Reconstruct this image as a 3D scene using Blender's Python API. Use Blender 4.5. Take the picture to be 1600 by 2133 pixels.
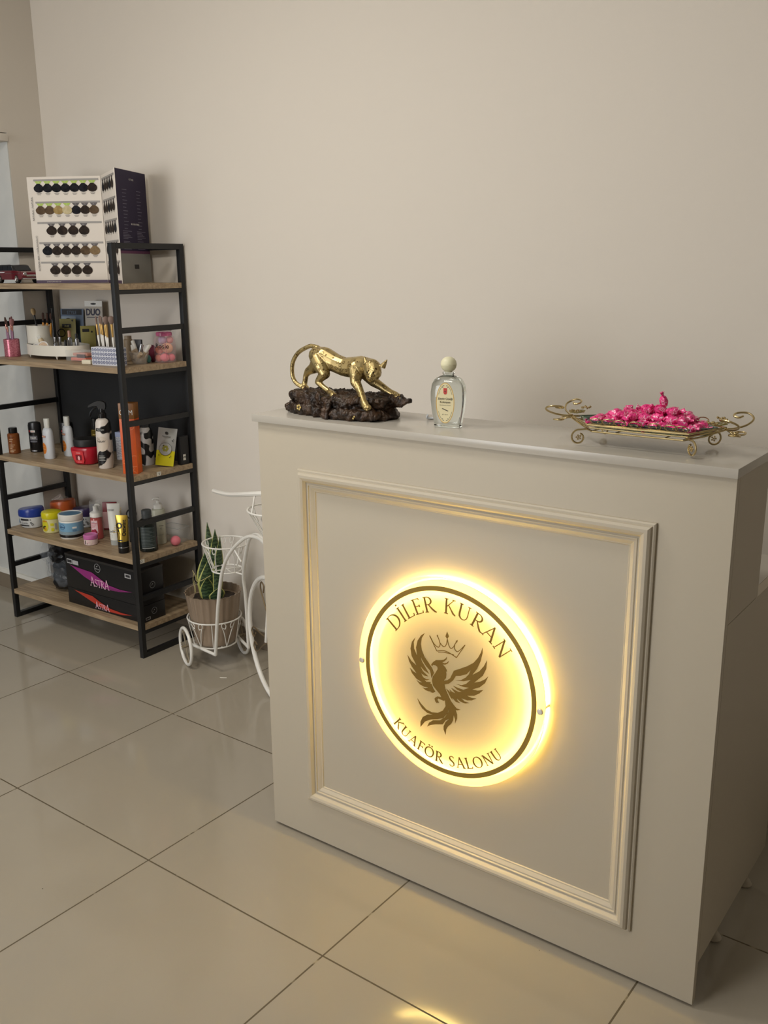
import bpy, bmesh, math, random
from mathutils import Vector, Matrix, noise
from mathutils.geometry import tessellate_polygon
PI=math.pi
for o in list(bpy.data.objects): bpy.data.objects.remove(o)
scn=bpy.context.scene
col=scn.collection
# ---------------- camera, exposure, world, lights ----------------
F_PX=1972.567; YAW,PIT,ROL=0.648,-0.2547,-0.0094
fw=Vector((-math.sin(YAW)*math.cos(PIT),math.cos(YAW)*math.cos(PIT),math.sin(PIT)))
rt=Vector((math.cos(YAW),math.sin(YAW),0)); up=rt.cross(fw)
r2=rt*math.cos(ROL)+up*math.sin(ROL); u2=-rt*math.sin(ROL)+up*math.cos(ROL)
cd=bpy.data.cameras.new('camera'); cam=bpy.data.objects.new('camera',cd); col.objects.link(cam)
cd.sensor_fit='HORIZONTAL'; cd.sensor_width=36; cd.lens=F_PX*36/1600; cd.clip_start=.05
mw=Matrix((( r2.x,u2.x,-fw.x,2.4110),(r2.y,u2.y,-fw.y,-1.3551),(r2.z,u2.z,-fw.z,1.5027),(0,0,0,1)))
cam.matrix_world=mw; scn.camera=cam
vs=scn.view_settings; vs.view_transform='Standard'; vs.look='None'; vs.exposure=0.3; vs.gamma=1.0; vs.use_curve_mapping=False
w=bpy.data.worlds.new('world'); scn.world=w; w.use_nodes=True
w.node_tree.nodes['Background'].inputs[0].default_value=(.55,.6,.68,1); w.node_tree.nodes['Background'].inputs[1].default_value=.3
def area(name,loc,tgt,sx,sy,power,colr,spread=PI):
    l=bpy.data.lights.new(name,'AREA'); l.shape='RECTANGLE'; l.size=sx; l.size_y=sy; l.energy=power; l.color=colr; l.spread=spread
    o=bpy.data.objects.new(name,l); col.objects.link(o); o.location=loc
    o.rotation_euler=(Vector(tgt)-Vector(loc)).to_track_quat('-Z','Y').to_euler(); return o
area('ceiling_spot',(0.2,-0.3,2.84),(0.2,-0.29,0),.35,.35,14.5,(1.0,.94,.84))
area('ceiling_spot',(1.2,-0.3,2.84),(1.2,-0.29,0),.35,.35,3.5,(1.0,.95,.86))
area('ceiling_spot',(1.2,-1.3,2.84),(1.2,-1.29,0),.5,.5,11,(1.0,.965,.88))
area('shop_window',(-0.5,-4.35,1.5),(0.4,1.0,1.2),2.4,1.9,92,(.98,.99,1.0))
area('doorway_daylight',(-2.9,-2.2,1.9),(-1.2,1.0,1.6),1.0,1.0,6,(.80,.90,1.0))

# ---------------- materials ----------------
def lin(c):
    c=c/255.0
    return c/12.92 if c<=.04045 else ((c+.055)/1.055)**2.4
def L3(c): return (lin(c[0]),lin(c[1]),lin(c[2]),1)
MATS={}
def M(name,c=(128,128,128),rough=.5,metal=0,trans=0,ior=1.45,alpha=1,coat=0,bump=None,vary=None,emit=None,spec=.5,sss=0):
    if name in MATS: return MATS[name]
    m=bpy.data.materials.new(name); m.use_nodes=True; nt=m.node_tree; b=nt.nodes['Principled BSDF']
    b.inputs['Base Color'].default_value=L3(c); b.inputs['Roughness'].default_value=rough; b.inputs['Metallic'].default_value=metal
    b.inputs['Transmission Weight'].default_value=trans; b.inputs['IOR'].default_value=ior; b.inputs['Alpha'].default_value=alpha
    b.inputs['Coat Weight'].default_value=coat; b.inputs['Specular IOR Level'].default_value=spec
    if sss: b.inputs['Subsurface Weight'].default_value=sss; b.inputs['Subsurface Scale'].default_value=.01
    if emit: b.inputs['Emission Color'].default_value=L3(emit[0]); b.inputs['Emission Strength'].default_value=emit[1]
    tc=nt.nodes.new('ShaderNodeTexCoord')
    if vary:   # (scale, colour2, detail)
        n=nt.nodes.new('ShaderNodeTexNoise'); n.inputs['Scale'].default_value=vary[0]; n.inputs['Detail'].default_value=6
        nt.links.new(tc.outputs['Object'],n.inputs['Vector'])
        r=nt.nodes.new('ShaderNodeValToRGB'); r.color_ramp.elements[0].position=.35; r.color_ramp.elements[1].position=.65
        r.color_ramp.elements[0].color=L3(c); r.color_ramp.elements[1].color=L3(vary[1])
        nt.links.new(n.outputs['Fac'],r.inputs['Fac']); nt.links.new(r.outputs['Color'],b.inputs['Base Color'])
    if bump:   # (scale, strength, distance)
        n=nt.nodes.new('ShaderNodeTexNoise'); n.inputs['Scale'].default_value=bump[0]; n.inputs['Detail'].default_value=5
        nt.links.new(tc.outputs['Object'],n.inputs['Vector'])
        bn=nt.nodes.new('ShaderNodeBump'); bn.inputs['Strength'].default_value=bump[1]; bn.inputs['Distance'].default_value=bump[2]
        nt.links.new(n.outputs['Fac'],bn.inputs['Height']); nt.links.new(bn.outputs['Normal'],b.inputs['Normal'])
    MATS[name]=m; return m
def math_node(nt,op,a,b=None,c=None):
    n=nt.nodes.new('ShaderNodeMath'); n.operation=op
    for i,v in enumerate((a,b,c)):
        if v is None: continue
        if isinstance(v,(int,float)): n.inputs[i].default_value=v
        else: nt.links.new(v,n.inputs[i])
    return n.outputs[0]
def floor_mat():
    m=bpy.data.materials.new('glazed_tile'); m.use_nodes=True; nt=m.node_tree; b=nt.nodes['Principled BSDF']
    g=nt.nodes.new('ShaderNodeNewGeometry'); s=nt.nodes.new('ShaderNodeSeparateXYZ'); nt.links.new(g.outputs['Position'],s.inputs[0])
    def line(o):
        f=math_node(nt,'FRACT',math_node(nt,'ADD',math_node(nt,'DIVIDE',o,.6),.5)); return math_node(nt,'ABSOLUTE',math_node(nt,'SUBTRACT',f,.5))
    d=math_node(nt,'MINIMUM',line(s.outputs[0]),line(s.outputs[1]))
    mask=math_node(nt,'LESS_THAN',d,.0021/.6)
    n=nt.nodes.new('ShaderNodeTexNoise'); n.inputs['Scale'].default_value=3; n.inputs['Detail'].default_value=8; nt.links.new(g.outputs['Position'],n.inputs['Vector'])
    r=nt.nodes.new('ShaderNodeValToRGB'); r.color_ramp.elements[0].color=L3((156,148,134)); r.color_ramp.elements[1].color=L3((166,158,143))
    nt.links.new(n.outputs['Fac'],r.inputs['Fac'])
    # little dark specks
    v=nt.nodes.new('ShaderNodeTexVoronoi'); v.inputs['Scale'].default_value=9; nt.links.new(g.outputs['Position'],v.inputs['Vector'])
    sp=math_node(nt,'LESS_THAN',v.outputs['Distance'],.014)
    mx0=nt.nodes.new('ShaderNodeMix'); mx0.data_type='RGBA'; nt.links.new(sp,mx0.inputs[0]); nt.links.new(r.outputs['Color'],mx0.inputs[6]); mx0.inputs[7].default_value=L3((92,84,70))
    n2=nt.nodes.new('ShaderNodeTexNoise'); n2.inputs['Scale'].default_value=26; nt.links.new(g.outputs['Position'],n2.inputs['Vector'])
    gr=nt.nodes.new('ShaderNodeValToRGB'); gr.color_ramp.elements[0].position=.62; gr.color_ramp.elements[1].position=.72; gr.color_ramp.elements[0].color=L3((92,82,64)); gr.color_ramp.elements[1].color=L3((150,140,120)); nt.links.new(n2.outputs['Fac'],gr.inputs['Fac'])
    mx=nt.nodes.new('ShaderNodeMix'); mx.data_type='RGBA'; nt.links.new(mask,mx.inputs[0]); nt.links.new(mx0.outputs[2],mx.inputs[6]); nt.links.new(gr.outputs['Color'],mx.inputs[7])
    nt.links.new(mx.outputs[2],b.inputs['Base Color'])
    ro=nt.nodes.new('ShaderNodeMapRange'); nt.links.new(mask,ro.inputs[0]); ro.inputs[3].default_value=.11; ro.inputs[4].default_value=.8; nt.links.new(ro.outputs[0],b.inputs['Roughness'])
    bp=nt.nodes.new('ShaderNodeBump'); bp.inputs['Strength'].default_value=.4; bp.inputs['Distance'].default_value=.001; bp.invert=True
    nt.links.new(mask,bp.inputs['Height']); nt.links.new(bp.outputs['Normal'],b.inputs['Normal'])
    b.inputs['IOR'].default_value=1.45
    return m
def wood_mat():
    m=bpy.data.materials.new('oak_laminate'); m.use_nodes=True; nt=m.node_tree; b=nt.nodes['Principled BSDF']
    tc=nt.nodes.new('ShaderNodeTexCoord'); mp=nt.nodes.new('ShaderNodeMapping'); mp.inputs['Scale'].default_value=(3,40,40); nt.links.new(tc.outputs['Object'],mp.inputs[0])
    n=nt.nodes.new('ShaderNodeTexNoise'); n.inputs['Scale'].default_value=2.2; n.inputs['Detail'].default_value=8; n.inputs['Distortion'].default_value=.6; nt.links.new(mp.outputs[0],n.inputs['Vector'])
    r=nt.nodes.new('ShaderNodeValToRGB'); r.color_ramp.elements[0].position=.3; r.color_ramp.elements[1].position=.7
    r.color_ramp.elements[0].color=L3((132,112,88)); r.color_ramp.elements[1].color=L3((178,156,126)); nt.links.new(n.outputs['Fac'],r.inputs['Fac']); nt.links.new(r.outputs['Color'],b.inputs['Base Color'])
    b.inputs['Roughness'].default_value=.5
    return m
def tex_mat(name,kind,c1,c2,scale,rough=.5,metal=0,thr=.5,bumpd=0,c3=None):
    m=bpy.data.materials.new(name); m.use_nodes=True; nt=m.node_tree; b=nt.nodes['Principled BSDF']
    tc=nt.nodes.new('ShaderNodeTexCoord')
    if kind=='blotch':
        n=nt.nodes.new('ShaderNodeTexNoise'); n.inputs['Scale'].default_value=scale; n.inputs['Detail'].default_value=0; f=n.outputs['Fac']
        nt.links.new(tc.outputs['Object'],n.inputs['Vector'])
    elif kind=='rosette':
        n=nt.nodes.new('ShaderNodeTexVoronoi'); n.inputs['Scale'].default_value=scale; nt.links.new(tc.outputs['Object'],n.inputs['Vector'])
        n2=nt.nodes.new('ShaderNodeTexNoise'); n2.inputs['Scale'].default_value=scale*1.2; nt.links.new(tc.outputs['Object'],n2.inputs['Vector'])
        d=math_node(nt,'ABSOLUTE',math_node(nt,'SUBTRACT',n.outputs['Distance'],.32)); f=math_node(nt,'MULTIPLY',math_node(nt,'LESS_THAN',d,.045),math_node(nt,'GREATER_THAN',n2.outputs['Fac'],.40))
    elif kind=='glitter':
        n=nt.nodes.new('ShaderNodeTexVoronoi'); n.inputs['Scale'].default_value=scale; nt.links.new(tc.outputs['Object'],n.inputs['Vector']); s=nt.nodes.new('ShaderNodeSeparateColor'); nt.links.new(n.outputs['Color'],s.inputs[0]); f=s.outputs[0]
    elif kind=='rings':
        n=nt.nodes.new('ShaderNodeTexVoronoi'); n.inputs['Scale'].default_value=scale; nt.links.new(tc.outputs['Object'],n.inputs['Vector'])
        d=math_node(nt,'ABSOLUTE',math_node(nt,'SUBTRACT',n.outputs['Distance'],.34)); f=math_node(nt,'LESS_THAN',d,.03)
    elif kind=='wave':
        n=nt.nodes.new('ShaderNodeTexWave'); n.bands_direction='Z'; n.inputs['Scale'].default_value=scale; n.inputs['Distortion'].default_value=6; n.inputs['Detail Scale'].default_value=3; nt.links.new(tc.outputs['Object'],n.inputs['Vector']); f=n.outputs['Fac']
    r=nt.nodes.new('ShaderNodeValToRGB'); r.color_ramp.elements[0].position=thr-.02; r.color_ramp.elements[1].position=thr+.02
    r.color_ramp.elements[0].color=L3(c1); r.color_ramp.elements[1].color=L3(c2)
    if kind in('glitter','wave'):
        r.color_ramp.elements[0].position=.1; r.color_ramp.elements[1].position=.9
    nt.links.new(f,r.inputs['Fac']); nt.links.new(r.outputs['Color'],b.inputs['Base Color'])
    b.inputs['Roughness'].default_value=rough; b.inputs['Metallic'].default_value=metal
    if bumpd:
        bn=nt.nodes.new('ShaderNodeBump'); bn.inputs['Distance'].default_value=bumpd; bn.inputs['Strength'].default_value=1; bn.invert=(kind=='rosette'); nt.links.new(f,bn.inputs['Height']); nt.links.new(bn.outputs['Normal'],b.inputs['Normal'])
    MATS[name]=m; return m
WALL=M('wall_paint',(214,207,197),.75,bump=(900,.25,.0006))
CEIL=M('ceiling_paint',(225,220,210),.8)
JAMB=M('jamb_paint',(206,206,202),.6,vary=(6,(196,197,194)))
BASE=M('tile_skirting',(128,116,100),.25)
TRIMW=M('white_trim',(226,224,216),.5)
DESK=M('cream_lacquer',(184,175,158),.5,bump=(2200,.08,.0003))
TOP=M('cream_top',(182,177,168),.22)
BLACK=M('black_powder_coat',(26,27,29),.45)
WOOD=wood_mat(); FLOOR=floor_mat()
WHITE=M('white_enamel',(228,226,220),.28)
GOLDW=M('brass_wire',(200,182,138),.24,1)
INK=M('black_print',(28,26,28),.5); WPR=M('white_print',(222,222,218),.5)
BLKP=M('black_plastic',(22,22,24),.3); WHTP=M('white_plastic',(224,222,216),.35)
CHROME=M('chrome',(205,205,208),.15,1)
GLASS=M('clear_glass',(240,248,246),.02,0,1,1.45)
CLR=M('clear_plastic',(232,236,236),.12,0,0,1.45,alpha=.22)
# ---------------- mesh helpers ----------------
def link(name,bm,mat,parent=None,loc=None,rot=None,smooth=35):
    me=bpy.data.meshes.new(name)
    bmesh.ops.recalc_face_normals(bm,faces=bm.faces) if smooth!='keep' else None
    ang=math.radians(35 if smooth=='keep' else smooth)
    for f in bm.faces: f.smooth=True
    for e in bm.edges:
        if len(e.link_faces)==2 and e.calc_face_angle(0)>ang: e.smooth=False
    bm.to_mesh(me); bm.free()
    for m in (mat if isinstance(mat,(list,tuple)) else [mat]): me.materials.append(m)
    o=bpy.data.objects.new(name,me); col.objects.link(o)
    if parent: o.parent=parent
    if loc is not None: o.location=loc
    if rot is not None: o.rotation_euler=rot if isinstance(rot,(tuple,list)) else (0,0,rot)
    return o
def tagp(o,label,cat,group=None):
    o['label']=label; o['category']=cat
    if group: o['group']=group
    return o
def thing(name,label,cat,loc,rz=0,group=None):
    o=bpy.data.objects.new(name,None); o.empty_display_size=.02; col.objects.link(o); o.location=loc
    o.rotation_euler=rz if isinstance(rz,(tuple,list)) else (0,0,rz); return tagp(o,label,cat,group)
def struct(o): o['kind']='structure'; return o
def box(bm,x0,x1,y0,y1,z0,z1,bev=0,mi=0):
    vs=[bm.verts.new((x,y,z)) for x in(x0,x1) for y in(y0,y1) for z in(z0,z1)]
    fs=[bm.faces.new([vs[i] for i in q]) for q in((0,1,3,2),(4,6,7,5),(0,4,5,1),(2,3,7,6),(0,2,6,4),(1,5,7,3))]
    for f in fs: f.material_index=mi
    if bev:
        es=set(e for f in fs for e in f.edges); r=bmesh.ops.bevel(bm,geom=list(es),offset=bev,segments=2,affect='EDGES',profile=.6)
        for f in r['faces']: f.material_index=mi
    return bm
def BX(x0,x1,y0,y1,z0,z1,bev=0): return box(bmesh.new(),x0,x1,y0,y1,z0,z1,bev)
def lathe(bm,prof,seg=32,cx=0,cy=0,sx=1,sy=1,mi=0,pw=2.0):
    rings=[]
    for r,z in prof:
        if r<1e-6: rings.append([bm.verts.new((cx,cy,z))]); continue
        rg=[]
        for i in range(seg):
            t=2*PI*i/seg; c,s=math.cos(t),math.sin(t)
            if pw!=2: k=(abs(c)**pw+abs(s)**pw)**(-1/pw); c*=k; s*=k
            rg.append(bm.verts.new((cx+r*c*sx,cy+r*s*sy,z)))
        rings.append(rg)
    for a,b in zip(rings,rings[1:]):
        for i in range(seg):
            j=(i+1)%seg
            if len(a)==1 and len(b)==1: continue
            if len(a)==1: f=bm.faces.new((a[0],b[j],b[i]))
            elif len(b)==1: f=bm.faces.new((a[i],a[j],b[0]))
            else: f=bm.faces.new((a[i],a[j],b[j],b[i]))
            f.material_index=mi
    if len(rings[0])>1: bm.faces.new(rings[0][::-1]).material_index=mi
    if len(rings[-1])>1: bm.faces.new(rings[-1]).material_index=mi
    return bm
def LT(prof,**k): return lathe(bmesh.new(),prof,**k)
def catmull(pts,n=6,closed=False):
    P=[Vector(p) for p in pts]; out=[]; N=len(P)
    if N<3: return P
    rng=range(N if closed else N-1)
    for i in rng:
        p0=P[(i-1)%N] if closed or i>0 else P[0]*2-P[1]; p1=P[i]; p2=P[(i+1)%N]; p3=P[(i+2)%N] if closed or i+2<N else P[-1]*2-P[-2]
        for k in range(n):
            t=k/n; out.append(.5*((2*p1)+(p2-p0)*t+(2*p0-5*p1+4*p2-p3)*t*t+(3*p1-p0-3*p2+p3)*t**3))
    if not closed: out.append(P[-1])
    return out
def tube(bm,pts,r,closed=False,seg=8,sm=0,mi=0,flat=1.0):
    P=catmull(pts,sm,closed) if sm else [Vector(p) for p in pts]
    N=len(P); rings=[]; nrm=None
    for i in range(N):
        a=P[(i-1)%N] if closed or i>0 else P[i]; b=P[(i+1)%N] if closed or i<N-1 else P[i]
        t=(b-a)
        if t.length<1e-9: t=Vector((0,0,1))
        t.normalize()
        if nrm is None:
            nrm=Vector((0,0,1)) if abs(t.z)<.9 else Vector((1,0,0))
        nrm=(nrm-t*nrm.dot(t))
        if nrm.length<1e-6: nrm=t.orthogonal()
        nrm.normalize(); bi=t.cross(nrm)
        rr=r[min(i*len(r)//N,len(r)-1)] if isinstance(r,(list,tuple)) else r
        rings.append([bm.verts.new(P[i]+nrm*(rr*math.cos(2*PI*k/seg))+bi*(rr*flat*math.sin(2*PI*k/seg))) for k in range(seg)])
    for i in range(N if closed else N-1):
        a,b=rings[i],rings[(i+1)%N]
        for k in range(seg): bm.faces.new((a[k],a[(k+1)%seg],b[(k+1)%seg],b[k])).material_index=mi
    if not closed: bm.faces.new(rings[0][::-1]).material_index=mi; bm.faces.new(rings[-1]).material_index=mi
    return bm
def TB(pts,r,**k): return tube(bmesh.new(),pts,r,**k)
def ball(bm,c,r,sub=2,sc=(1,1,1),mi=0):
    res=bmesh.ops.create_icosphere(bm,subdivisions=sub,radius=r)
    for v in res['verts']: v.co=Vector((v.co.x*sc[0],v.co.y*sc[1],v.co.z*sc[2]))+Vector(c)
    for v in res['verts']:
        for f in v.link_faces: f.material_index=mi
    return bm
def cone_seg(bm,p0,p1,r0,r1,seg=12):
    p0=Vector(p0);p1=Vector(p1); d=(p1-p0); q=d.to_track_quat('Z','Y'); 
    a=[bm.verts.new(p0+q@Vector((r0*math.cos(2*PI*k/seg),r0*math.sin(2*PI*k/seg),0))) for k in range(seg)]
    b=[bm.verts.new(p1+q@Vector((r1*math.cos(2*PI*k/seg),r1*math.sin(2*PI*k/seg),0))) for k in range(seg)]
    for k in range(seg): bm.faces.new((a[k],a[(k+1)%seg],b[(k+1)%seg],b[k]))
    bm.faces.new(a[::-1]); bm.faces.new(b)
def chain(bm,pts):   # [(x,y,z,r)...] tapered capsule chain
    for p in pts: ball(bm,p[:3],p[3],2)
    for a,b in zip(pts,pts[1:]):
        cone_seg(bm,a[:3],b[:3],a[3],b[3])
def remesh(o,vox,it=6):
    m=o.modifiers.new('union','REMESH'); m.mode='VOXEL'; m.voxel_size=vox; m.use_smooth_shade=True
    s=o.modifiers.new('soften','SMOOTH'); s.factor=.5; s.iterations=it
def prism(bm,poly,y0,y1,mi=0):   # polygon in x,z extruded along y
    tris=tessellate_polygon([[Vector((p[0],p[1],0)) for p in poly]])
    A=[bm.verts.new((p[0],y0,p[1])) for p in poly]; B=[bm.verts.new((p[0],y1,p[1])) for p in poly]
    for t in tris:
        try: bm.faces.new([A[i] for i in t]).material_index=mi; bm.faces.new([B[i] for i in t]).material_index=mi
        except ValueError: pass
    n=len(poly)
    for i in range(n):
        j=(i+1)%n
        try: bm.faces.new((A[i],A[j],B[j],B[i])).material_index=mi
        except ValueError: pass
    return bm
_txt={}
def text_mesh(s,bold=0):
    k=(s,bold)
    if k not in _txt:
        c=bpy.data.curves.new('t','FONT'); c.body=s; c.resolution_u=3; c.offset=bold
        o=bpy.data.objects.new('t',c); col.objects.link(o); dg=bpy.context.evaluated_depsgraph_get(); dg.update()
        me=bpy.data.meshes.new_from_object(o.evaluated_get(dg)); V=[(v.co.x,v.co.y) for v in me.vertices]; Fs=[tuple(p.vertices) for p in me.polygons]
        bpy.data.objects.remove(o); bpy.data.curves.remove(c); bpy.data.meshes.remove(me)
        xs=[v[0] for v in V] or [0]; ys=[v[1] for v in V] or [0]
        _txt[k]=(V,Fs,min(xs),max(xs),min(ys),max(ys))
    return _txt[k]
class Decal:   # thin printed shapes in the x,z plane facing -y; wrapped on a cylinder when asked
    def __init__(s,mats): s.bm=bmesh.new(); s.mats=mats; s.n=0; s.top=0
    def poly(s,pts,mi=0):
        s.top=max(s.top,mi); y=-.0002*(1+mi)
        V=[s.bm.verts.new((p[0],y,p[1])) for p in pts]
        for t in tessellate_polygon([[Vector((p[0],p[1],0)) for p in pts]]):
            try: s.bm.faces.new([V[i] for i in t]).material_index=mi
            except ValueError: pass
        return s
    def grid(s,x0,z0,x1,z1,mi=0,n=12):
        s.top=max(s.top,mi); y=-.0002*(1+mi); a=[s.bm.verts.new((x0+(x1-x0)*i/n,y,z0)) for i in range(n+1)]; b=[s.bm.verts.new((x0+(x1-x0)*i/n,y,z1)) for i in range(n+1)]
        for i in range(n): s.bm.faces.new((a[i],a[i+1],b[i+1],b[i])).material_index=mi
        return s
    def rect(s,x0,z0,x1,z1,mi=0): return s.grid(x0,z0,x1,z1,mi,max(1,int(abs(x1-x0)/.006)))
    def ell(s,cx,cz,rx,rz,mi=0,n=24,a0=0,a1=2*PI):
        return s.poly([(cx+rx*math.cos(a0+(a1-a0)*i/n),cz+rz*math.sin(a0+(a1-a0)*i/n)) for i in range(n)],mi)
    def ring(s,cx,cz,r0,r1,mi=0,n=32,k=1):
        s.top=max(s.top,mi); y=-.0002*(1+mi); A=[];B=[]
        for i in range(n):
            t=2*PI*i/n; A.append(s.bm.verts.new((cx+r0*k*math.cos(t),y,cz+r0*math.sin(t)))); B.append(s.bm.verts.new((cx+r1*k*math.cos(t),y,cz+r1*math.sin(t))))
        for i in range(n): s.bm.faces.new((A[i],A[(i+1)%n],B[(i+1)%n],B[i])).material_index=mi
        return s
    def text(s,t,cx,cz,h,mi=0,rot=0,bold=0,wmax=None,kx=1):
        V,Fs,x0,x1,y0,y1=text_mesh(t,bold); hh=.73; k=h/hh; y=-.0002*(2+max(s.top,mi))
        kk=k*kx
        if wmax and (x1-x0)*kk>wmax: kk=wmax/(x1-x0)
        c,sn=math.cos(rot),math.sin(rot); vv=[]
        for x,z in V:
            X=(x-(x0+x1)/2)*kk; Z=(z-hh/2)*k; vv.append(s.bm.verts.new((cx+X*c-Z*sn,y,cz+X*sn+Z*c)))
        for f in Fs:
            try: s.bm.faces.new([vv[i] for i in f]).material_index=mi
            except ValueError: pass
        return s
    def wrap(s,r,sy=1):
        for _ in range(4):
            es=[e for e in s.bm.edges if abs(e.verts[0].co.x-e.verts[1].co.x)>.006]
            if not es: break
            bmesh.ops.subdivide_edges(s.bm,edges=es,cuts=1); bmesh.ops.triangulate(s.bm,faces=[f for f in s.bm.faces if len(f.verts)>4])
        for v in s.bm.verts:
            t=v.co.x/r; rr=r-v.co.y; v.co=Vector((rr*math.sin(t),-rr*math.cos(t)*sy,v.co.z))
        return s
    def out(s,name,parent=None,loc=None,rot=None):
        o=link(name,s.bm,s.mats,parent,loc,rot,smooth='keep'); return o
# frames of reference
DX,DY,DYAW=.7494,.3226,.0134
def D(a,b,z): c,s=math.cos(DYAW),math.sin(DYAW); return Vector((DX+a*c-b*s,DY+a*s+b*c,z))
SX,SY,SYAW=-1.3116,.8196,.0376; SW,SD,SH=.849,.3455,1.59
def S(a,b,z): c,s=math.cos(SYAW),math.sin(SYAW); return Vector((SX+a*c-b*s,SY+a*s+b*c,z))
# ---------------- the room ----------------
RX0,RX1,RY0,RY1,RH=-1.328,7.0,-4.5,1.205,2.9
bm=BX(-4.0,RX1,RY0,RY1+.1,-.05,0); struct(link('floor',bm,FLOOR))
bm=BX(-4.0,RX1,RY0,RY1,RH,RH+.05); struct(link('ceiling',bm,CEIL))
bm=BX(RX0,RX1,RY1,RY1+.1,0,RH); struct(link('wall_back',bm,WALL))
DOORY=1.034; DOORZ=2.045
bm=bmesh.new(); box(bm,RX0-.12,RX0,DOORY+.004,RY1,0,DOORZ); box(bm,RX0-.12,RX0,RY0,RY1,DOORZ,RH); box(bm,RX0-.12,RX0,RY0,-1.2,0,DOORZ)
struct(link('wall_left',bm,WALL))
# deep plastered reveal of the opening, facing the room
bm=bmesh.new(); box(bm,-4.0,RX0-.0005,DOORY,DOORY+.1,0,DOORZ-.002); struct(link('wall_reveal',bm,JAMB))
bm=bmesh.new(); box(bm,RX0-.14,RX0+.012,DOORY-.05,DOORY+.001,DOORZ-.035,DOORZ-.005,.004); struct(link('trim_1',bm,WALL))
struct(link('wall_right',BX(RX1,RX1+.1,RY0,RY1,0,RH),WALL))
struct(link('wall_front',BX(-4.0,RX1,RY0-.1,RY0,0,RH),WALL))
struct(link('wall_far',BX(-4.1,-4.0,RY0,RY1,0,RH),JAMB))
struct(link('baseboard_back',BX(RX0,RX1,RY1-.010,RY1,0,.075),BASE))
struct(link('trim_2',BX(RX0,RX1,RY1-.004,RY1,.075,.083),TRIMW))
struct(link('baseboard_left',BX(-3.99,RX0,DOORY-.010,DOORY,0,.075),BASE))
struct(link('trim_3',BX(-3.99,RX0,DOORY-.012,DOORY,.075,.095),TRIMW))
# ---------------- reception desk ----------------
desk=thing('reception_desk','cream lacquered reception desk with a raised counter and square panel moulding','desk',D(0,0,0),DYAW)
link('front_panel',BX(0,1.171,0,.018,.008,1.1295,.0008),DESK,desk)
link('countertop',BX(-.0135,1.1735,-.008,.228,1.130,1.148,.001),TOP,desk)
for x0,x1 in((0.0,.018),(1.153,1.171)):
    bm=bmesh.new(); box(bm,x0,x1,.0185,.215,.845,1.1295); box(bm,x0,x1,.0185,.52,.10,.8435); link('side_panel',bm,DESK,desk)
link('back_panel',BX(.0185,1.1525,.200,.215,.848,1.1295),DESK,desk)
link('worktop',BX(.0185,1.1525,.0185,.52,.825,.8435),TOP,desk)
link('inner_shelf',BX(.0185,1.1525,.0185,.40,.42,.438),DESK,desk)
for a,b in((.03,.24),(1.14,.24),(.03,.48),(1.14,.48)):
    link('adjustable_foot',LT([(.016,0),(.018,.004),(.014,.012),(.007,.02),(.007,.092),(.013,.094),(.013,.10)],seg=16,cx=a,cy=b),BLKP if a<.1 else DESK,desk)
# raised moulding: mitred profile
prof=[(0,0),(0,.006),(.003,.0085),(.006,.0085),(.0075,.014),(.012,.0185),(.018,.0195),(.024,.0175),(.0285,.012),(.0305,.0085),(.0325,.0085),(.034,.0105),(.036,.0105),(.0375,.0075),(.041,.0075),(.045,.0055),(.0490,.003),(.0515,.0025),(.0530,.0)]
prof=[(0,0)]+prof[1:]
bm=bmesh.new(); rings=[]
x0,x1,z0,z1=.131,1.031,.124,1.026
for (cx,cz,sx,sz) in((x0,z0,1,1),(x1,z0,-1,1),(x1,z1,-1,-1),(x0,z1,1,-1)):
    rings.append([bm.verts.new((cx+sx*u,-h,cz+sz*u)) for u,h in prof])
for i in range(4):
    a,b=rings[i],rings[(i+1)%4]
    for k in range(len(prof)-1): bm.faces.new((a[k],b[k],b[k+1],a[k+1]))
link('moulding',bm,DESK,desk,smooth=20)
# ---------------- illuminated sign ----------------
def acrylic():
    m=bpy.data.materials.new('milky_acrylic'); m.use_nodes=True; nt=m.node_tree; nt.nodes.remove(nt.nodes['Principled BSDF']); out=nt.nodes['Material Output']
    tr=nt.nodes.new('ShaderNodeBsdfTranslucent'); tr.inputs[0].default_value=(.93,.90,.80,1)
    df=nt.nodes.new('ShaderNodeBsdfDiffuse'); df.inputs[0].default_value=(.75,.72,.62,1)
    tp=nt.nodes.new('ShaderNodeBsdfTransparent'); tp.inputs[0].default_value=(.97,.95,.88,1)
    gl=nt.nodes.new('ShaderNodeBsdfGlossy'); gl.inputs['Roughness'].default_value=.08
    a=nt.nodes.new('ShaderNodeMixShader'); a.inputs[0].default_value=.25; nt.links.new(tr.outputs[0],a.inputs[1]); nt.links.new(df.outputs[0],a.inputs[2])
    b=nt.nodes.new('ShaderNodeMixShader'); b.inputs[0].default_value=.20; nt.links.new(a.outputs[0],b.inputs[1]); nt.links.new(tp.outputs[0],b.inputs[2])
    fr=nt.nodes.new('ShaderNodeFresnel'); fr.inputs[0].default_value=1.3
    c=nt.nodes.new('ShaderNodeMixShader'); nt.links.new(fr.outputs[0],c.inputs[0]); nt.links.new(b.outputs[0],c.inputs[1]); nt.links.new(gl.outputs[0],c.inputs[2]); nt.links.new(c.outputs[0],out.inputs[0])
    return m
ACR=acrylic(); GOLD=M('gold_foil',(150,122,50),.42,.35)
LED=M('warm_led',(255,205,110),.5,emit=((255,220,124),19))
LED2=M('warm_led_outer',(255,205,110),.5,emit=((255,220,124),68))
sign=thing('round_sign','round backlit acrylic sign with gold ring, phoenix and salon name on the desk front','sign',D(.582,0,.591),DYAW)
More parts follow.
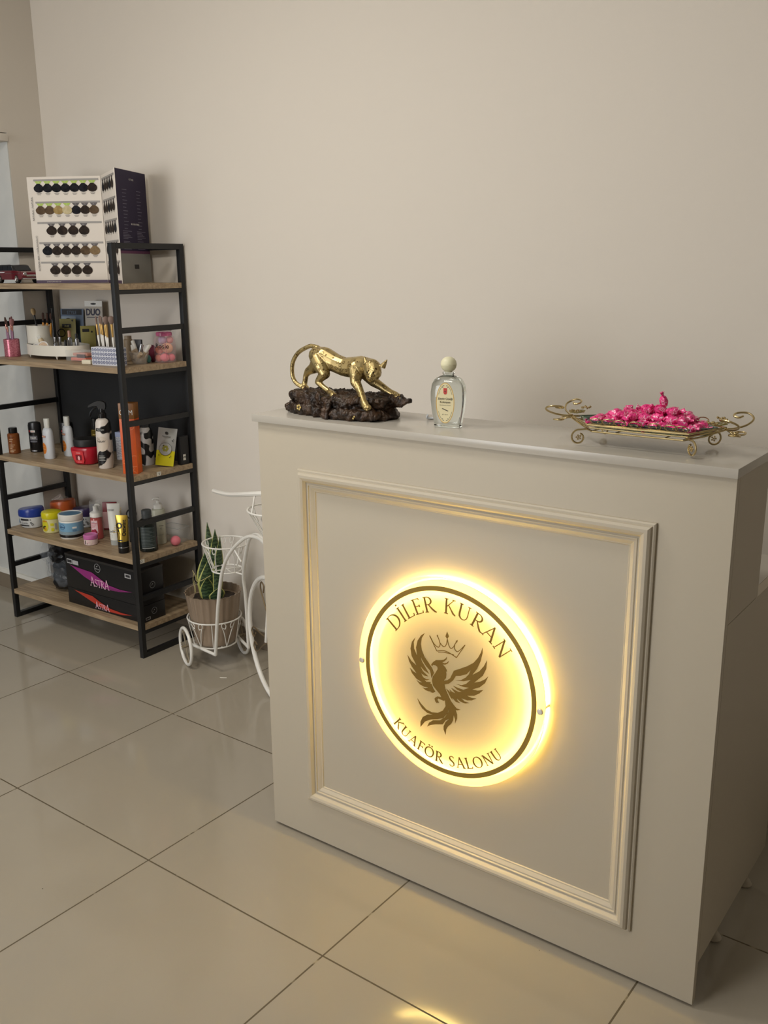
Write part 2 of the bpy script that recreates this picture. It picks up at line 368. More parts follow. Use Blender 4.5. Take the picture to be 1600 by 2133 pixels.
def annulus(r0,r1,y0,y1,seg=160):
    bm=bmesh.new(); R=[[bm.verts.new((r*math.cos(2*PI*i/seg),y,r*math.sin(2*PI*i/seg))) for i in range(seg)] for r,y in((r0,y0),(r1,y0),(r1,y1),(r0,y1))]
    for k in range(4):
        for i in range(seg): j=(i+1)%seg; bm.faces.new((R[k][i],R[k][j],R[(k+1)%4][j],R[(k+1)%4][i]))
    return bm
bm=bmesh.new(); seg=160
for y in(-.034,):
    A=[bm.verts.new((.247*math.cos(2*PI*i/seg),y,.247*math.sin(2*PI*i/seg))) for i in range(seg)]; B=[bm.verts.new((v.co.x,y+.004,v.co.z)) for v in A]
    bm.faces.new(A); bm.faces.new(B[::-1])
    for i in range(seg): bm.faces.new((A[i],A[(i+1)%seg],B[(i+1)%seg],B[i]))
disc=link('disc',bm,ACR,sign)
link('gold_ring',annulus(.2155,.2268,-.0350,-.0342),GOLD,sign)
link('light_strip',annulus(.2030,.2060,-.0235,-.0175),LED,sign)
link('light_strip',annulus(.2330,.2365,-.0050,-.0015),LED2,sign)
for a in(PI,0.0,PI/2+.05,-PI/2-.05):
    if abs(abs(a)-PI/2)<.2: continue
    x,z=.2365*math.cos(a),.2365*math.sin(a)-.002
    o=link('standoff',bmesh.new() if 0 else LT([(.0035,0),(.0035,.034),(.0065,.0345),(.0072,.036),(.0072,.0385),(.0060,.0400),(0,.0405)],seg=20),M('satin_steel',(214,208,198),.35,.6),sign,(x,0,z),(PI/2,0,0))
# own thin serif capitals: strokes as (points, widths)
T,t=.088,.036
def sf(x,y,w=.12): return ([(x-w,y),(x+w,y)],[t*.9,t*.9])
def arc(cx,cy,rx,ry,a0,a1,n=16): return [(cx+rx*math.cos(math.radians(a0+(a1-a0)*i/n)),cy+ry*math.sin(math.radians(a0+(a1-a0)*i/n))) for i in range(n+1)]
def bowl(n,lo,hi): return [lo+(hi-lo)*math.sin(PI*i/n) for i in range(n+1)]
G={}
G['I']=(.30,[([(.15,0),(.15,1)],[T,T]),sf(.15,.015),sf(.15,.985)])
G['İ']=(.30,G['I'][1]+[([(.15,1.15),(.15,1.25)],[.10,.10])])
G['L']=(.60,[([(.15,0),(.15,1)],[T,T]),sf(.15,.985),([(.03,.015),(.56,.02)],[t,t]),([(.56,0),(.585,.17)],[t*1.3,t*.6])])
G['E']=(.62,[([(.15,0),(.15,1)],[T,T]),([(.03,.015),(.56,.02)],[t,t]),([(.03,.985),(.53,.98)],[t,t]),([(.15,.51),(.46,.51)],[t,t]),([(.56,0),(.585,.16)],[t*1.3,t*.6]),([(.53,1),(.54,.86)],[t*1.3,t*.6]),([(.46,.59),(.46,.43)],[t,t])])
G['F']=(.56,[([(.15,0),(.15,1)],[T,T]),sf(.15,.015),([(.03,.985),(.53,.98)],[t,t]),([(.15,.51),(.45,.51)],[t,t]),([(.53,1),(.54,.86)],[t*1.3,t*.6]),([(.45,.59),(.45,.43)],[t,t])])
G['T']=(.68,[([(.34,0),(.34,1)],[T,T]),sf(.34,.015),([(.03,.98),(.65,.98)],[t,t]),([(.03,1),(.02,.85)],[t*1.3,t*.6]),([(.65,1),(.66,.85)],[t*1.3,t*.6])])
G['D']=(.86,[([(.15,0),(.15,1)],[T,T]),([(.03,.015),(.3,.015)],[t,t]),([(.03,.985),(.3,.985)],[t,t]),(arc(.3,.5,.48,.485,90,-90,20),bowl(20,t,T*1.05))])
G['R']=(.72,[([(.15,0),(.15,1)],[T,T]),sf(.15,.015),([(.03,.985),(.3,.985)],[t,t]),(arc(.3,.74,.24,.245,90,-90,16),bowl(16,t,T)),([(.15,.495),(.3,.495)],[t,t]),([(.32,.49),(.52,.2),(.68,.02),(.78,-.03)],[t,T,T,t])])
G['K']=(.72,[([(.15,0),(.15,1)],[T,T]),sf(.15,.015),sf(.15,.985),([(.62,.985),(.17,.46)],[t,t*1.1]),([(.29,.60),(.60,.10),(.74,-.01)],[t*1.2,T,t*1.5]),sf(.62,.985,.10)])
G['U']=(.80,[([(.15,1),(.15,.35),(.18,.16),(.28,.04),(.40,0),(.53,.04),(.63,.17),(.66,.35),(.66,1)],[T,T,T*.95,T*.7,t*1.2,t,t,t,t]),sf(.15,.985),sf(.66,.985,.10)])
G['A']=(.80,[([(.09,.0),(.40,1.04)],[t,t]),([(.38,1.02),(.72,0)],[T,T]),([(.20,.34),(.59,.34)],[t,t]),sf(.09,.015,.09),sf(.72,.015)])
G['N']=(.86,[([(.15,0),(.15,1)],[t,t]),([(.13,1),(.73,-.03)],[T,T]),([(.73,0),(.73,1)],[t,t]),sf(.15,.015,.10),sf(.12,.985,.09),sf(.73,.985,.10)])
G['O']=(.92,[(arc(.46,.5,.39,.5,0,360,40),[t+(T-t)*abs(math.cos(2*PI*i/40)) for i in range(41)])])
G['Ö']=(.92,G['O'][1]+[([(.32,1.14),(.32,1.24)],[.10,.10]),([(.60,1.14),(.60,1.24)],[.10,.10])])
G['S']=(.56,[([(.46,.84),(.43,.95),(.28,1.0),(.13,.93),(.09,.78),(.16,.63),(.33,.50),(.46,.36),(.47,.16),(.34,.02),(.18,.01),(.09,.08),(.07,.18)],[t,t,t,t*1.4,T*.9,T,T,T,T*.9,t*1.4,t,t,t])])
G[' ']=(.40,[])
def ribbon(bm,pts,ws,xf,y0,y1):
    n=len(pts); P=[Vector((p[0],p[1])) for p in pts]; Lp=[];Rp=[]
    for i in range(n):
        d=(P[min(i+1,n-1)]-P[max(i-1,0)]); d.normalize(); nn=Vector((-d.y,d.x)); w_=ws[min(i,len(ws)-1)]/2
        Lp.append(P[i]+nn*w_); Rp.append(P[i]-nn*w_)
    vs=[[bm.verts.new((xf(q)[0],y,xf(q)[1])) for q in (Lp[i],Rp[i])] for y in(y0,y1) for i in range(n)]
    for i in range(n-1):
        a,b=vs[i],vs[i+1]; c,d=vs[n+i],vs[n+i+1]
        for f in((a[0],b[0],b[1],a[1]),(c[0],c[1],d[1],d[0]),(a[0],c[0],d[0],b[0]),(a[1],b[1],d[1],c[1])): bm.faces.new(f)
    bm.faces.new((vs[0][0],vs[0][1],vs[n][1],vs[n][0])); bm.faces.new((vs[n-1][0],vs[2*n-1][0],vs[2*n-1][1],vs[n-1][1]))
def arc_text(s,r,h,a_start,a_end,outward=True,y0=-.0352,y1=-.0343,wk=1.0,kt=1.2):
    tot=sum(G[c][0] for c in s); k=abs(math.radians(a_end-a_start))*r/tot/h; bm=bmesh.new(); pos=0
    for ch in s:
        wd=G[ch][0]; mid=(pos+wd/2)/tot; th=math.radians(a_start+(a_end-a_start)*mid); pos+=wd
        er=Vector((math.cos(th),math.sin(th))); et=Vector((math.sin(th),-math.cos(th)))
        if not outward: er_=-er; et_=-et
        else: er_,et_=er,et
        o=er*r
        def xf(q,o=o,er_=er_,et_=et_,wd=wd): v=o+et_*((q[0]-wd/2)*h*min(k,1.15)*wk)+er_*(q[1]*h); return (v.x,v.y)
        for pts,ws in G[ch][1]: ribbon(bm,pts,[max(w_*kt,.045*kt) for w_ in ws],xf,y0,y1)
    return bm
LET=M('gold_foil_lettering',(128,98,32),.42,.3)
link('lettering',arc_text('DİLER KURAN',.166,.0355,147,33),LET,sign)['label']='two words in thin gold serif capitals along the top'
link('lettering',arc_text('KUAFÖR SALONU',.2035,.0250,223,318,False,kt=1.45),LET,sign)['label']='two words in thin gold serif capitals along the bottom'
BODY=[(-0.038,0.0306),(-0.0399,0.035),(-0.0372,0.0391),(-0.0334,0.0436),(-0.0273,0.0486),(-0.015,0.0516),(-0.0075,0.0542),(-0.0014,0.0591),(0.0019,0.0641),(0.0009,0.0576),(-0.0044,0.0515),(-0.0104,0.0472),(-0.0044,0.0467),(0.0017,0.0496),(0.0077,0.0559),(0.0047,0.049),(-0.0013,0.0444),(-0.0104,0.0424),(-0.0028,0.0381),(0.0011,0.0322),(0.0026,0.0278),(-0.0004,0.029),(0.0007,0.0217),(-0.0003,0.0117),(-0.0055,0.0048),(-0.0039,-0.0045),(-0.0016,-0.0151),(0.0039,-0.0248),(0.0131,-0.0405),(0.0208,-0.0481),(0.0284,-0.0544),(0.039,-0.0549),(0.0315,-0.0584),(0.0262,-0.0592),(0.0301,-0.0693),(0.0303,-0.0792),(0.0251,-0.0927),(0.025,-0.0821),(0.0211,-0.072),(0.0197,-0.0865),(0.0152,-0.0963),(0.0061,-0.1061),(0.0016,-0.1146),(0.0002,-0.128),(-0.0053,-0.1167),(-0.0054,-0.1082),(-0.0001,-0.0966),(0.009,-0.0861),(-0.0001,-0.0923),(-0.0078,-0.1046),(-0.028,-0.1106),(-0.0405,-0.1157),(-0.0508,-0.1231),(-0.0453,-0.1113),(-0.0343,-0.1023),(-0.0156,-0.0969),(-0.0017,-0.0843),(0.0073,-0.0689),(0.0088,-0.0586),(0.0043,-0.074),(-0.0063,-0.0884),(-0.0218,-0.0958),(-0.0406,-0.102),(-0.0563,-0.1117),(-0.0691,-0.1293),(-0.0691,-0.1155),(-0.0627,-0.102),(-0.0501,-0.0925),(-0.0343,-0.088),(-0.0501,-0.0882),(-0.0643,-0.0808),(-0.0723,-0.0715),(-0.0779,-0.0594),(-0.0675,-0.0702),(-0.0532,-0.0805),(-0.0375,-0.0832),(-0.0219,-0.0801),(-0.008,-0.0704),(-0.0004,-0.057),(-0.0029,-0.0414),(-0.0044,-0.0454),(-0.0159,-0.0443),(-0.0202,-0.0434),(-0.0229,-0.0477),(-0.0182,-0.0542),(-0.022,-0.0538),(-0.0236,-0.0564),(-0.0283,-0.0534),(-0.0306,-0.047),(-0.0283,-0.0435),(-0.0229,-0.0392),(-0.0121,-0.0383),(-0.016,-0.0317),(-0.0253,-0.0243),(-0.0347,-0.0156),(-0.0378,-0.0037),(-0.0355,0.0067),(-0.0286,0.0169),(-0.0225,0.0282),(-0.0233,0.0336),(-0.0287,0.0357),(-0.0341,0.0357)]
WR=[(-0.0054,0.0041),(0.0036,0.0079),(0.0111,0.0147),(0.0155,0.0242),(0.0206,0.0352),(0.0347,0.0429),(0.0552,0.0549),(0.0711,0.067),(0.0824,0.0819),(0.0893,0.0957),(0.0927,0.1071),(0.0934,0.0953),(0.0883,0.074),(0.08,0.0545),(0.068,0.0371),(0.0859,0.0506),(0.0971,0.0655),(0.1046,0.0808),(0.1029,0.0603),(0.0947,0.0421),(0.0734,0.0202),(0.0892,0.0271),(0.1006,0.0355),(0.1083,0.0443),(0.1008,0.0261),(0.088,0.0132),(0.0678,0.0023),(0.0824,0.0035),(0.0968,0.0088),(0.0869,-0.0021),(0.0739,-0.0111),(0.0548,-0.0164),(0.0682,-0.0182),(0.0798,-0.0161),(0.0682,-0.0237),(0.0565,-0.027),(0.0401,-0.026),(0.0491,-0.0318),(0.0617,-0.0322),(0.0507,-0.0362),(0.0387,-0.0347),(0.0281,-0.0293),(0.0312,-0.0354),(0.038,-0.0391),(0.0268,-0.0388),(0.0161,-0.0312),(0.0184,-0.0362),(0.0131,-0.0321),(0.0069,-0.0226),(0.0007,-0.0138),(0.0084,-0.018),(0.0129,-0.0195),(0.0091,-0.0136),(0.0159,-0.0173),(0.0258,-0.0188),(0.0143,-0.0087),(0.0234,-0.0111),(0.0325,-0.0128),(0.0429,-0.0107),(0.0294,-0.0081),(0.0188,-0.0019),(0.0308,-0.0036),(0.0458,-0.0044),(0.0604,0.0044),(0.0442,0.0028),(0.0277,0.0046),(0.0412,0.0054),(0.0529,0.012),(0.0645,0.0247),(0.047,0.0166),(0.0254,0.013),(0.0395,0.0174),(0.0513,0.0266),(0.0599,0.0371),(0.0641,0.0484),(0.0541,0.0356),(0.0379,0.0273),(0.026,0.0242),(0.0187,0.0112),(0.0082,0.0008),(-0.0038,-0.0045)]
WL=[(-0.0576,0.107),(-0.0677,0.0991),(-0.0771,0.0844),(-0.0815,0.0666),(-0.0787,0.0456),(-0.0873,0.0624),(-0.0881,0.0776),(-0.0834,0.0906),(-0.0929,0.0779),(-0.0969,0.0601),(-0.0937,0.0426),(-0.0795,0.0215),(-0.0946,0.0297),(-0.1054,0.0418),(-0.101,0.0281),(-0.093,0.0159),(-0.0787,0.0018),(-0.0898,0.0053),(-0.0986,0.0116),(-0.093,0.0002),(-0.0803,-0.0107),(-0.0628,-0.016),(-0.0723,-0.0171),(-0.0803,-0.0142),(-0.0707,-0.0224),(-0.0597,-0.0251),(-0.0479,-0.0234),(-0.0565,-0.0282),(-0.0636,-0.0283),(-0.0549,-0.0324),(-0.0471,-0.0331),(-0.0385,-0.0314),(-0.0432,-0.0341),(-0.0346,-0.0336),(-0.0284,-0.0294),(-0.0346,-0.0226),(-0.0386,-0.0131),(-0.0425,-0.0127),(-0.0409,-0.0088),(-0.0534,-0.0114),(-0.0589,-0.0072),(-0.0519,-0.0072),(-0.0441,-0.0026),(-0.0534,-0.005),(-0.0621,-0.0023),(-0.0684,0.0066),(-0.0582,0.0029),(-0.048,0.0035),(-0.0629,0.0123),(-0.0708,0.0244),(-0.0598,0.0159),(-0.0457,0.0104),(-0.0582,0.0261),(-0.0661,0.0368),(-0.0695,0.0486),(-0.0629,0.0376),(-0.0535,0.0273),(-0.0434,0.0194),(-0.041,0.0123),(-0.0394,0.0022),(-0.0325,0.0159),(-0.038,0.0271),(-0.0473,0.0373),(-0.0582,0.0485),(-0.0661,0.0634),(-0.0684,0.0781),(-0.0661,0.0926)]
CROWN=[[(-0.0444,0.1034),(-0.0251,0.0712)],[(-0.0251,0.0712),(-0.0076,0.0764),(0.0075,0.075),(0.027,0.0682)],[(0.027,0.0682),(0.0487,0.1033)],[(-0.0213,0.0694),(-0.0076,0.0727),(0.0075,0.0733),(0.0202,0.0727)],[(-0.0429,0.1021),(-0.0336,0.0878),(-0.0229,0.0814),(-0.0176,0.0847),(-0.0169,0.0931),(-0.0235,0.1087)],[(-0.0169,0.0931),(-0.0107,0.0877),(-0.0047,0.0864),(0.0005,0.0945),(0.0024,0.1072)],[(0.0024,0.1072),(0.0058,0.0944),(0.0119,0.0863),(0.0193,0.0922),(0.0222,0.0983),(0.028,0.1085)],[(0.0222,0.0983),(0.0215,0.0887),(0.0283,0.0828),(0.0356,0.088),(0.0479,0.1024)]]
GEMS=[[(0.0019,0.124),(-0.0022,0.1122),(0.0024,0.1065),(0.0064,0.1135)],[(0.0291,0.1108),(0.0247,0.1068),(0.0266,0.1034),(0.0288,0.1059)],[(-0.0246,0.1107),(-0.0253,0.1076),(-0.023,0.1047),(-0.0218,0.1084)],[(-0.0444,0.1048),(-0.0452,0.1022),(-0.0429,0.1014)],[(0.0494,0.1041),(0.0465,0.1021),(0.0475,0.1003)]]
em=bmesh.new()
for P in(BODY,WR,WL): prism(em,P,-.0350,-.0343)
em_o=link('phoenix_emblem',em,LET,sign)
em=bmesh.new()
for P in CROWN: ribbon(em,[tuple(p) for p in catmull([(x,z,0) for x,z in P],5)] if len(P)>2 else P,[.0017],lambda q:(q[0],q[1]),-.0350,-.0343)
for P in GEMS: prism(em,P,-.0351,-.0342)
link('crown_emblem',em,LET,sign)
# ---------------- leopard statue ----------------
LG=tex_mat('antique_gold','rosette',(186,166,116),(92,72,38),86,.34,.85,.5,.0012)
ROCK=M('bronzed_rock',(26,19,16),.34,.2,vary=(45,(70,50,34)),bump=(160,1,.002))
leo=thing('leopard_statue','gold leopard statue stalking over a dark brown rock on the counter','statue',D(.18,.11,1.1484),DYAW)
bm=bmesh.new()
chain(bm,[(-.074,.002,.139,.0235),(-.050,.0,.137,.0255),(-.015,0,.124,.0230),(.015,0,.116,.0235),(.048,0,.117,.0265),(.066,-.003,.122,.0245),(.088,-.010,.124,.0205),(.104,-.018,.123,.0195)])
chain(bm,[(.112,-.022,.122,.0215),(.120,-.028,.113,.0205),(.125,-.038,.104,.0120),(.125,-.041,.100,.0110)])
ball(bm,(.126,-.044,.108),.0065); ball(bm,(.110,-.036,.112),.010); ball(bm,(.134,-.034,.110),.010)
chain(bm,[(-.060,-.014,.132,.0200),(-.045,-.021,.118,.0190),(-.030,-.025,.100,.0135),(-.045,-.025,.088,.0100),(-.053,-.025,.079,.0080),(-.036,-.027,.068,.0072),(-.014,-.029,.058,.0072),(.002,-.040,.055,.0088),(.012,-.046,.052,.0085)])
chain(bm,[(-.080,.012,.125,.0200),(-.100,.018,.107,.0150),(-.122,.021,.097,.0105),(-.132,.022,.086,.0072),(-.136,.022,.068,.0066),(-.138,.020,.058,.0080),(-.128,.016,.054,.0085)])
chain(bm,[(.056,-.012,.117,.0210),(.062,-.019,.102,.0170),(.062,-.023,.086,.0130),(.078,-.028,.070,.0095),(.094,-.040,.057,.0088),(.106,-.049,.047,.0092),(.116,-.056,.039,.0098),(.122,-.060,.034,.0085)])
chain(bm,[(.066,.008,.110,.0190),(.088,.012,.086,.0130),(.110,.016,.074,.0100),(.132,.020,.061,.0085),(.147,.021,.055,.0095),(.158,.021,.050,.0085)])
for cx,cy,cz in((.014,-.048,.050),(-.122,.004,.054),(.126,-.064,.031),(.166,.014,.052)):
    for k in(-1,0,1): ball(bm,(cx+.006,cy+k*.0045-.002,cz-.001),.0038,1)
chain(bm,[(x,y,z,.0056+.002*max(0,(3-i)/3)) for i,(x,y,z) in enumerate([tuple(v) for v in catmull([(-.074,.002,.158),(-.090,.003,.162),(-.107,.005,.160),(-.145,.010,.143),(-.168,.014,.117),(-.172,.015,.087),(-.162,.015,.067),(-.142,.015,.057)],3)])])
for x,y,z,lx in((.1005,-.030,.134,-.5),(.139,-.018,.129,1.1)):
    cone_seg(bm,(x,y,z-.004),(x+lx*.012,y+.002,z+.014),.0085,.0014,10)
ball(bm,(.1255,-.0475,.1025),.0085,2,(1.1,.9,.85)); ball(bm,(.119,-.046,.1005),.0055); ball(bm,(.132,-.045,.1000),.0055); ball(bm,(.116,-.041,.1185),.006); ball(bm,(.131,-.040,.117),.006)
for c_,r_ in(((.124,-.058,.034),.0095),((.013,-.046,.052),.0095),((.160,.014,.054),.0095),((-.126,.006,.056),.0085)): ball(bm,c_,r_,2,(1.2,1,.8))
ff=link('leopard_figure',bm,LG,leo); remesh(ff,.0013,9)
bm=bmesh.new()
for x,y in((.1165,-.0468),(.1325,-.0452)): ball(bm,(x,y,.1140),.0022,1)
ball(bm,(.1262,-.0556,.1045),.0022,1)
link('eyes',bm,M('dark_eye',(20,16,10),.2),leo)
def rocky(bm,segs,seed):
    for (x,y,z,r,sc) in segs: ball(bm,(x,y,z),r,3,sc)
bm=bmesh.new()
# block with a log-like upper ledge
lathe(bm,[(0,0),(.96,0),(1.02,.006),(.97,.016),(.90,.026),(.93,.036),(.97,.044),(.93,.050),(0,.051)],seg=64,cx=.005,cy=.0,sx=.152,sy=.062,pw=3)
chain(bm,[(.10,.005,.038,.016),(.15,.012,.042,.013),(.18,.012,.044,.009),(.192,.012,.046,.005)])
chain(bm,[(-.13,-.03,.042,.012),(-.07,-.035,.040,.014),(0,-.045,.036,.016),(.06,-.05,.03,.016)])
chain(bm,[(-.14,-.03,.012,.012),(-.08,-.05,.012,.013),(-.02,-.065,.012,.011)]); chain(bm,[(.03,-.068,.012,.012),(.10,-.062,.012,.013),(.14,-.045,.014,.012)])
chain(bm,[(.005,-.060,.045,.008),(.015,-.070,.025,.011),(.012,-.075,.010,.010)])
rk=link('rock_base',bm,ROCK,leo); rk.data.materials.append(ROCK)
rk.modifiers.new('union','REMESH').mode='VOXEL'; rk.modifiers[0].voxel_size=.0022; rk.modifiers[0].use_smooth_shade=True
tx=bpy.data.textures.new('bark','MUSGRAVE'); tx.noise_scale=.018; tx.octaves=4
dm=rk.modifiers.new('bark','DISPLACE'); dm.texture=tx; dm.strength=.0055; dm.mid_level=.55
# small bronze flowers on the rock
for x,z in((-.075,.020),(.075,.014),(.092,.012)):
    bm=bmesh.new()
    for k in range(5): ball(bm,(x+.005*math.cos(k*1.257),-.0745,z+.005*math.sin(k*1.257)),.0035,1,(1,.5,1))
    link('rock_flower',bm,M('pale_bronze',(170,150,96),.35,.8),leo)
# ---------------- cologne bottle ----------------
col_b=thing('cologne_bottle','clear glass cologne bottle with cream ball cap and oval label on the counter','bottle',D(.497,.100,1.1484),DYAW+math.radians(15))
pr=[(.0,.0),(.0300,.0),(.0325,.002),(.0315,.006),(.0325,.012),(.0370,.035),(.0400,.060),(.0400,.078),(.0370,.096),(.0300,.108),(.0180,.114),(.0120,.116),(.0118,.119),(.0140,.1195),(.0140,.1225),(.0,.1226)]
link('bottle_body',LT(pr,seg=48,sx=1,sy=.56,pw=3.2),GLASS,col_b)
bm=LT([(.0,.1228),(.0085,.1228),(.0085,.1245),(.0125,.1265),(.0165,.132),(.0180,.1385),(.01765,.1392),(.0180,.140),(.0165,.1470),(.0125,.1525),(.006,.1560),(0,.1568)],seg=40)
link('cap',bm,M('cream_cap',(222,218,186),.35),col_b)
LB=M('cream_label',(226,216,176),.6); LBG=M('gold_border',(196,160,84),.4,.5); RED=M('red_print',(196,66,60),.5)
d=Decal([LBG,LB,INK,RED]); d.ell(0,.056,.0215,.0455,0,48); d.ell(0,.056,.0198,.0438,1,48)
for s_ in(-1,1):
    for s2 in(-1,1):
        pts=[(s_*.0175*math.cos(math.radians(a)),.056+s2*.0405*math.sin(math.radians(a))) for a in range(28,78,5)]
        for p,q in zip(pts,pts[1:]):
            dd=Vector((q[0]-p[0],q[1]-p[1])).normalized()*.0003; d.poly([(p[0]-dd.y,p[1]+dd.x),(q[0]-dd.y,q[1]+dd.x),(q[0]+dd.y,q[1]-dd.x),(p[0]+dd.y,p[1]-dd.x)],2)
        d.ell(s_*.0035,.056+s2*.0385,.0012,.0008,2,10); d.ell(s_*.006,.056+s2*.035,.0011,.0008,2,10)
d.poly([(-.0042,.0895),(.0042,.0895),(.0042,.079),(.003,.0765),(0,.075),(-.003,.0765),(-.0042,.079)],3)
d.text('T',0,.080,.006,2); d.text('Zeytin Çiçeği',0,.066,.0045,2,bold=.01,wmax=.035); d.text('Kolonyası',0,.0585,.0045,2,bold=.01,wmax=.028)
d.text('Olive Blossom Cologne',0,.0515,.002,2,wmax=.027); d.text('80° 150 ml',0,.0305,.0022,2)
for k in range(7): d.ell(-.006+k*.002,.0435-.0008*k,.0016,.0009,2,8)
o=d.out('label',col_b,(0,-.0236,0))
# small grey plastic hook behind the bottle
bm=TB([(-.010,0,.0105),(-.012,0,.004),(-.008,0,.0025),(.006,0,.0025),(.012,0,.008),(.012,0,.020)],.0024,sm=4,flat=4)
tagp(link('plastic_clip',bm,M('grey_plastic',(186,190,194),.4),None,D(.407,.170,1.1484),DYAW+.6),'small pale grey curved plastic clip lying behind the cologne bottle','clip')
# ---------------- candy tray ----------------
tray=thing('candy_tray','ornate gold wire tray with scroll feet and glass dish on the counter','tray',D(.962,.107,1.1484),DYAW)
def spiral(c,r0,r1,a0,a1,ux,uz,n=26):
    c=Vector(c);ux=Vector(ux).normalized();uz=Vector(uz).normalized(); o=[]
    for i in range(n+1):
        f=i/n; a=math.radians(a0+(a1-a0)*f); r=r0+(r1-r0)*f; o.append(c+ux*(r*math.cos(a))+uz*(r*math.sin(a)))
    return o
hexo=[(-.165,0,.048),(-.105,-.058,.043),(.0,-.062,.043),(.100,-.058,.043),(.150,0,.052),(.100,.058,.047),(0,.062,.045),(-.105,.058,.047)]
bm=bmesh.new(); tube(bm,hexo,.0021,closed=True); tube(bm,[(x*.97,y*.93,z-.006) for x,y,z in hexo],.0016,closed=True); link('rim',bm,GOLDW,tray)
lowr=[(-.098,-.050,.029),(.088,-.050,.029),(.088,.050,.029),(-.098,.050,.029)]
bm=bmesh.new(); tube(bm,lowr,.0019,closed=True)
for (x,y,z),(hx,hy,hz_) in zip(lowr,((-.165,0,.046),(.15,0,.05),(.15,0,.05),(-.165,0,.046))): tube(bm,[(x,y,z),((x+hx)/2,(y+hy)/2,.036),(hx,hy,hz_-.002)],.0018)
for x in(-.05,.05): tube(bm,[(x,-.050,.029),(x,.05,.029)],.0015)
link('base_wire',bm,GOLDW,tray)
GREENB=M('leaf_brass',(150,140,84),.35,.8)
for x,y in((-.098,-.05),(.088,-.05),(.088,.05),(-.098,.05)):
    sx=1 if x>0 else -1; sy=1 if y>0 else -1; ud=Vector((sx*.75,sy*.55,0)).normalized()
    c=Vector((x,y,0))+ud*.026+Vector((0,0,.0175))
    pts=[Vector((x,y,.030)),Vector((x,y,.031))+ud*.010+Vector((0,0,.003))]+spiral(c,.0155,.0080,80,-250,ud,(0,0,1))
    bm=TB(pts,.0019); 
    for k in range(5): ball(bm,c+ud*(.004*math.cos(k*1.257))+Vector((0,0,.004*math.sin(k*1.257))),.0022,1)
    ball(bm,c,.002,1); link('leg',bm,GOLDW,tray)
for sx,x0 in((-1,-.165),(1,.150)):
    bm=bmesh.new()
    for sy in(-1,1):
        # big open scroll
        tube(bm,[(x0,0,.050),(x0+sx*.012,sy*.012,.050),(x0+sx*.030,sy*.030,.056),(x0+sx*.036,sy*.050,.066),(x0+sx*.022,sy*.060,.074),(x0+sx*.004,sy*.050,.074),(x0+sx*.002,sy*.038,.070),(x0+sx*.012,sy*.034,.068),(x0+sx*.018,sy*.042,.070)],.0020,sm=5)
        tube(bm,[(x0+sx*.002,0,.048),(x0+sx*.016,sy*-.004,.042),(x0+sx*.030,sy*.010,.040),(x0+sx*.030,sy*.024,.042),(x0+sx*.016,sy*.026,.042),(x0+sx*.012,sy*.016,.042),(x0+sx*.020,sy*.013,.042)],.0018,sm=5)
        for k in range(7): ball(bm,(x0+sx*(.004+.003*k)-sx*.03,sy*(.030+.002*math.sin(k*2)),.064+.0016*math.cos(k*1.7)),.0027,1)
    link('handle',bm,GOLDW,tray)
    bm=bmesh.new()
    for k in range(6):
        a=k*1.05; c=Vector((x0-sx*.012+.009*math.cos(a),.010*math.sin(a)*1.6,.058)); tube(bm,[c+Vector((.005*math.cos(a+q*PI/4),.0065*math.sin(a+q*PI/4),.001*math.sin(q))) for q in range(8)],.0009,closed=True,seg=5)
    link('leaf_spray',bm,GREENB,tray)
for sy in(-1,1):
    bm=bmesh.new()
    for x in(-.085,-.060,-.036,-.004,.034,.066,.086):
        c=Vector((x,sy*.060,.0515)); tube(bm,[c+Vector((.0125*math.cos(q*PI/8),sy*.004*math.sin(q*PI/8),.0068*math.sin(q*PI/8))) for q in range(16)],.0011,closed=True,seg=6)
        ball(bm,c+Vector((.004,0,-.001)),.0022,1)
    tube(bm,[(-.100,sy*.060,.0455),(.097,sy*.060,.0455)],.0009,seg=5)
    link('rim_scrollwork',bm,GOLDW,tray)
DISH=M('green_glass_dish',(120,150,138),.06,0,.85,1.45)
bm=bmesh.new()
hx=[(-.150,0),(-.100,-.052),(.095,-.052),(.138,0),(.095,.052),(-.100,.052)]
lay=[(.80,.0345),(.86,.0345),(1.0,.0500),(.975,.0515),(.84,.0375)]
R=[[bm.verts.new((x*k,y*k,z)) for x,y in hx] for k,z in lay]
for a,b in zip(R,R[1:]):
    for i in range(6): bm.faces.new((a[i],a[(i+1)%6],b[(i+1)%6],b[i]))
bm.faces.new(R[0]); bm.faces.new(R[-1]); link('glass_dish',bm,DISH,tray)
# wrapped candies
CND=M('pink_wrapper',(232,70,140),.25,.1)
_r=[n for n in CND.node_tree.nodes][0]
def swirl(m):
    nt=m.node_tree; b=nt.nodes['Principled BSDF']; tc=nt.nodes.new('ShaderNodeTexCoord'); n=nt.nodes.new('ShaderNodeTexNoise'); n.inputs['Scale'].default_value=150; n.inputs['Detail'].default_value=2; n.inputs['Distortion'].default_value=1.2; nt.links.new(tc.outputs['Object'],n.inputs['Vector'])
    r=nt.nodes.new('ShaderNodeValToRGB'); e=r.color_ramp.elements; e[0].position=.36; e[0].color=L3((176,26,84)); e[1].position=.42; e[1].color=L3((234,66,140))
    q=e.new(.58); q.color=L3((234,66,140)); q=e.new(.63); q.color=L3((250,206,222)); nt.links.new(n.outputs['Fac'],r.inputs['Fac']); nt.links.new(r.outputs['Color'],b.inputs['Base Color'])
swirl(CND); CND2=M('pale_pink_wrapper',(246,190,212),.3,.1); CND3=M('crimson_wrapper',(168,24,74),.25,.2)
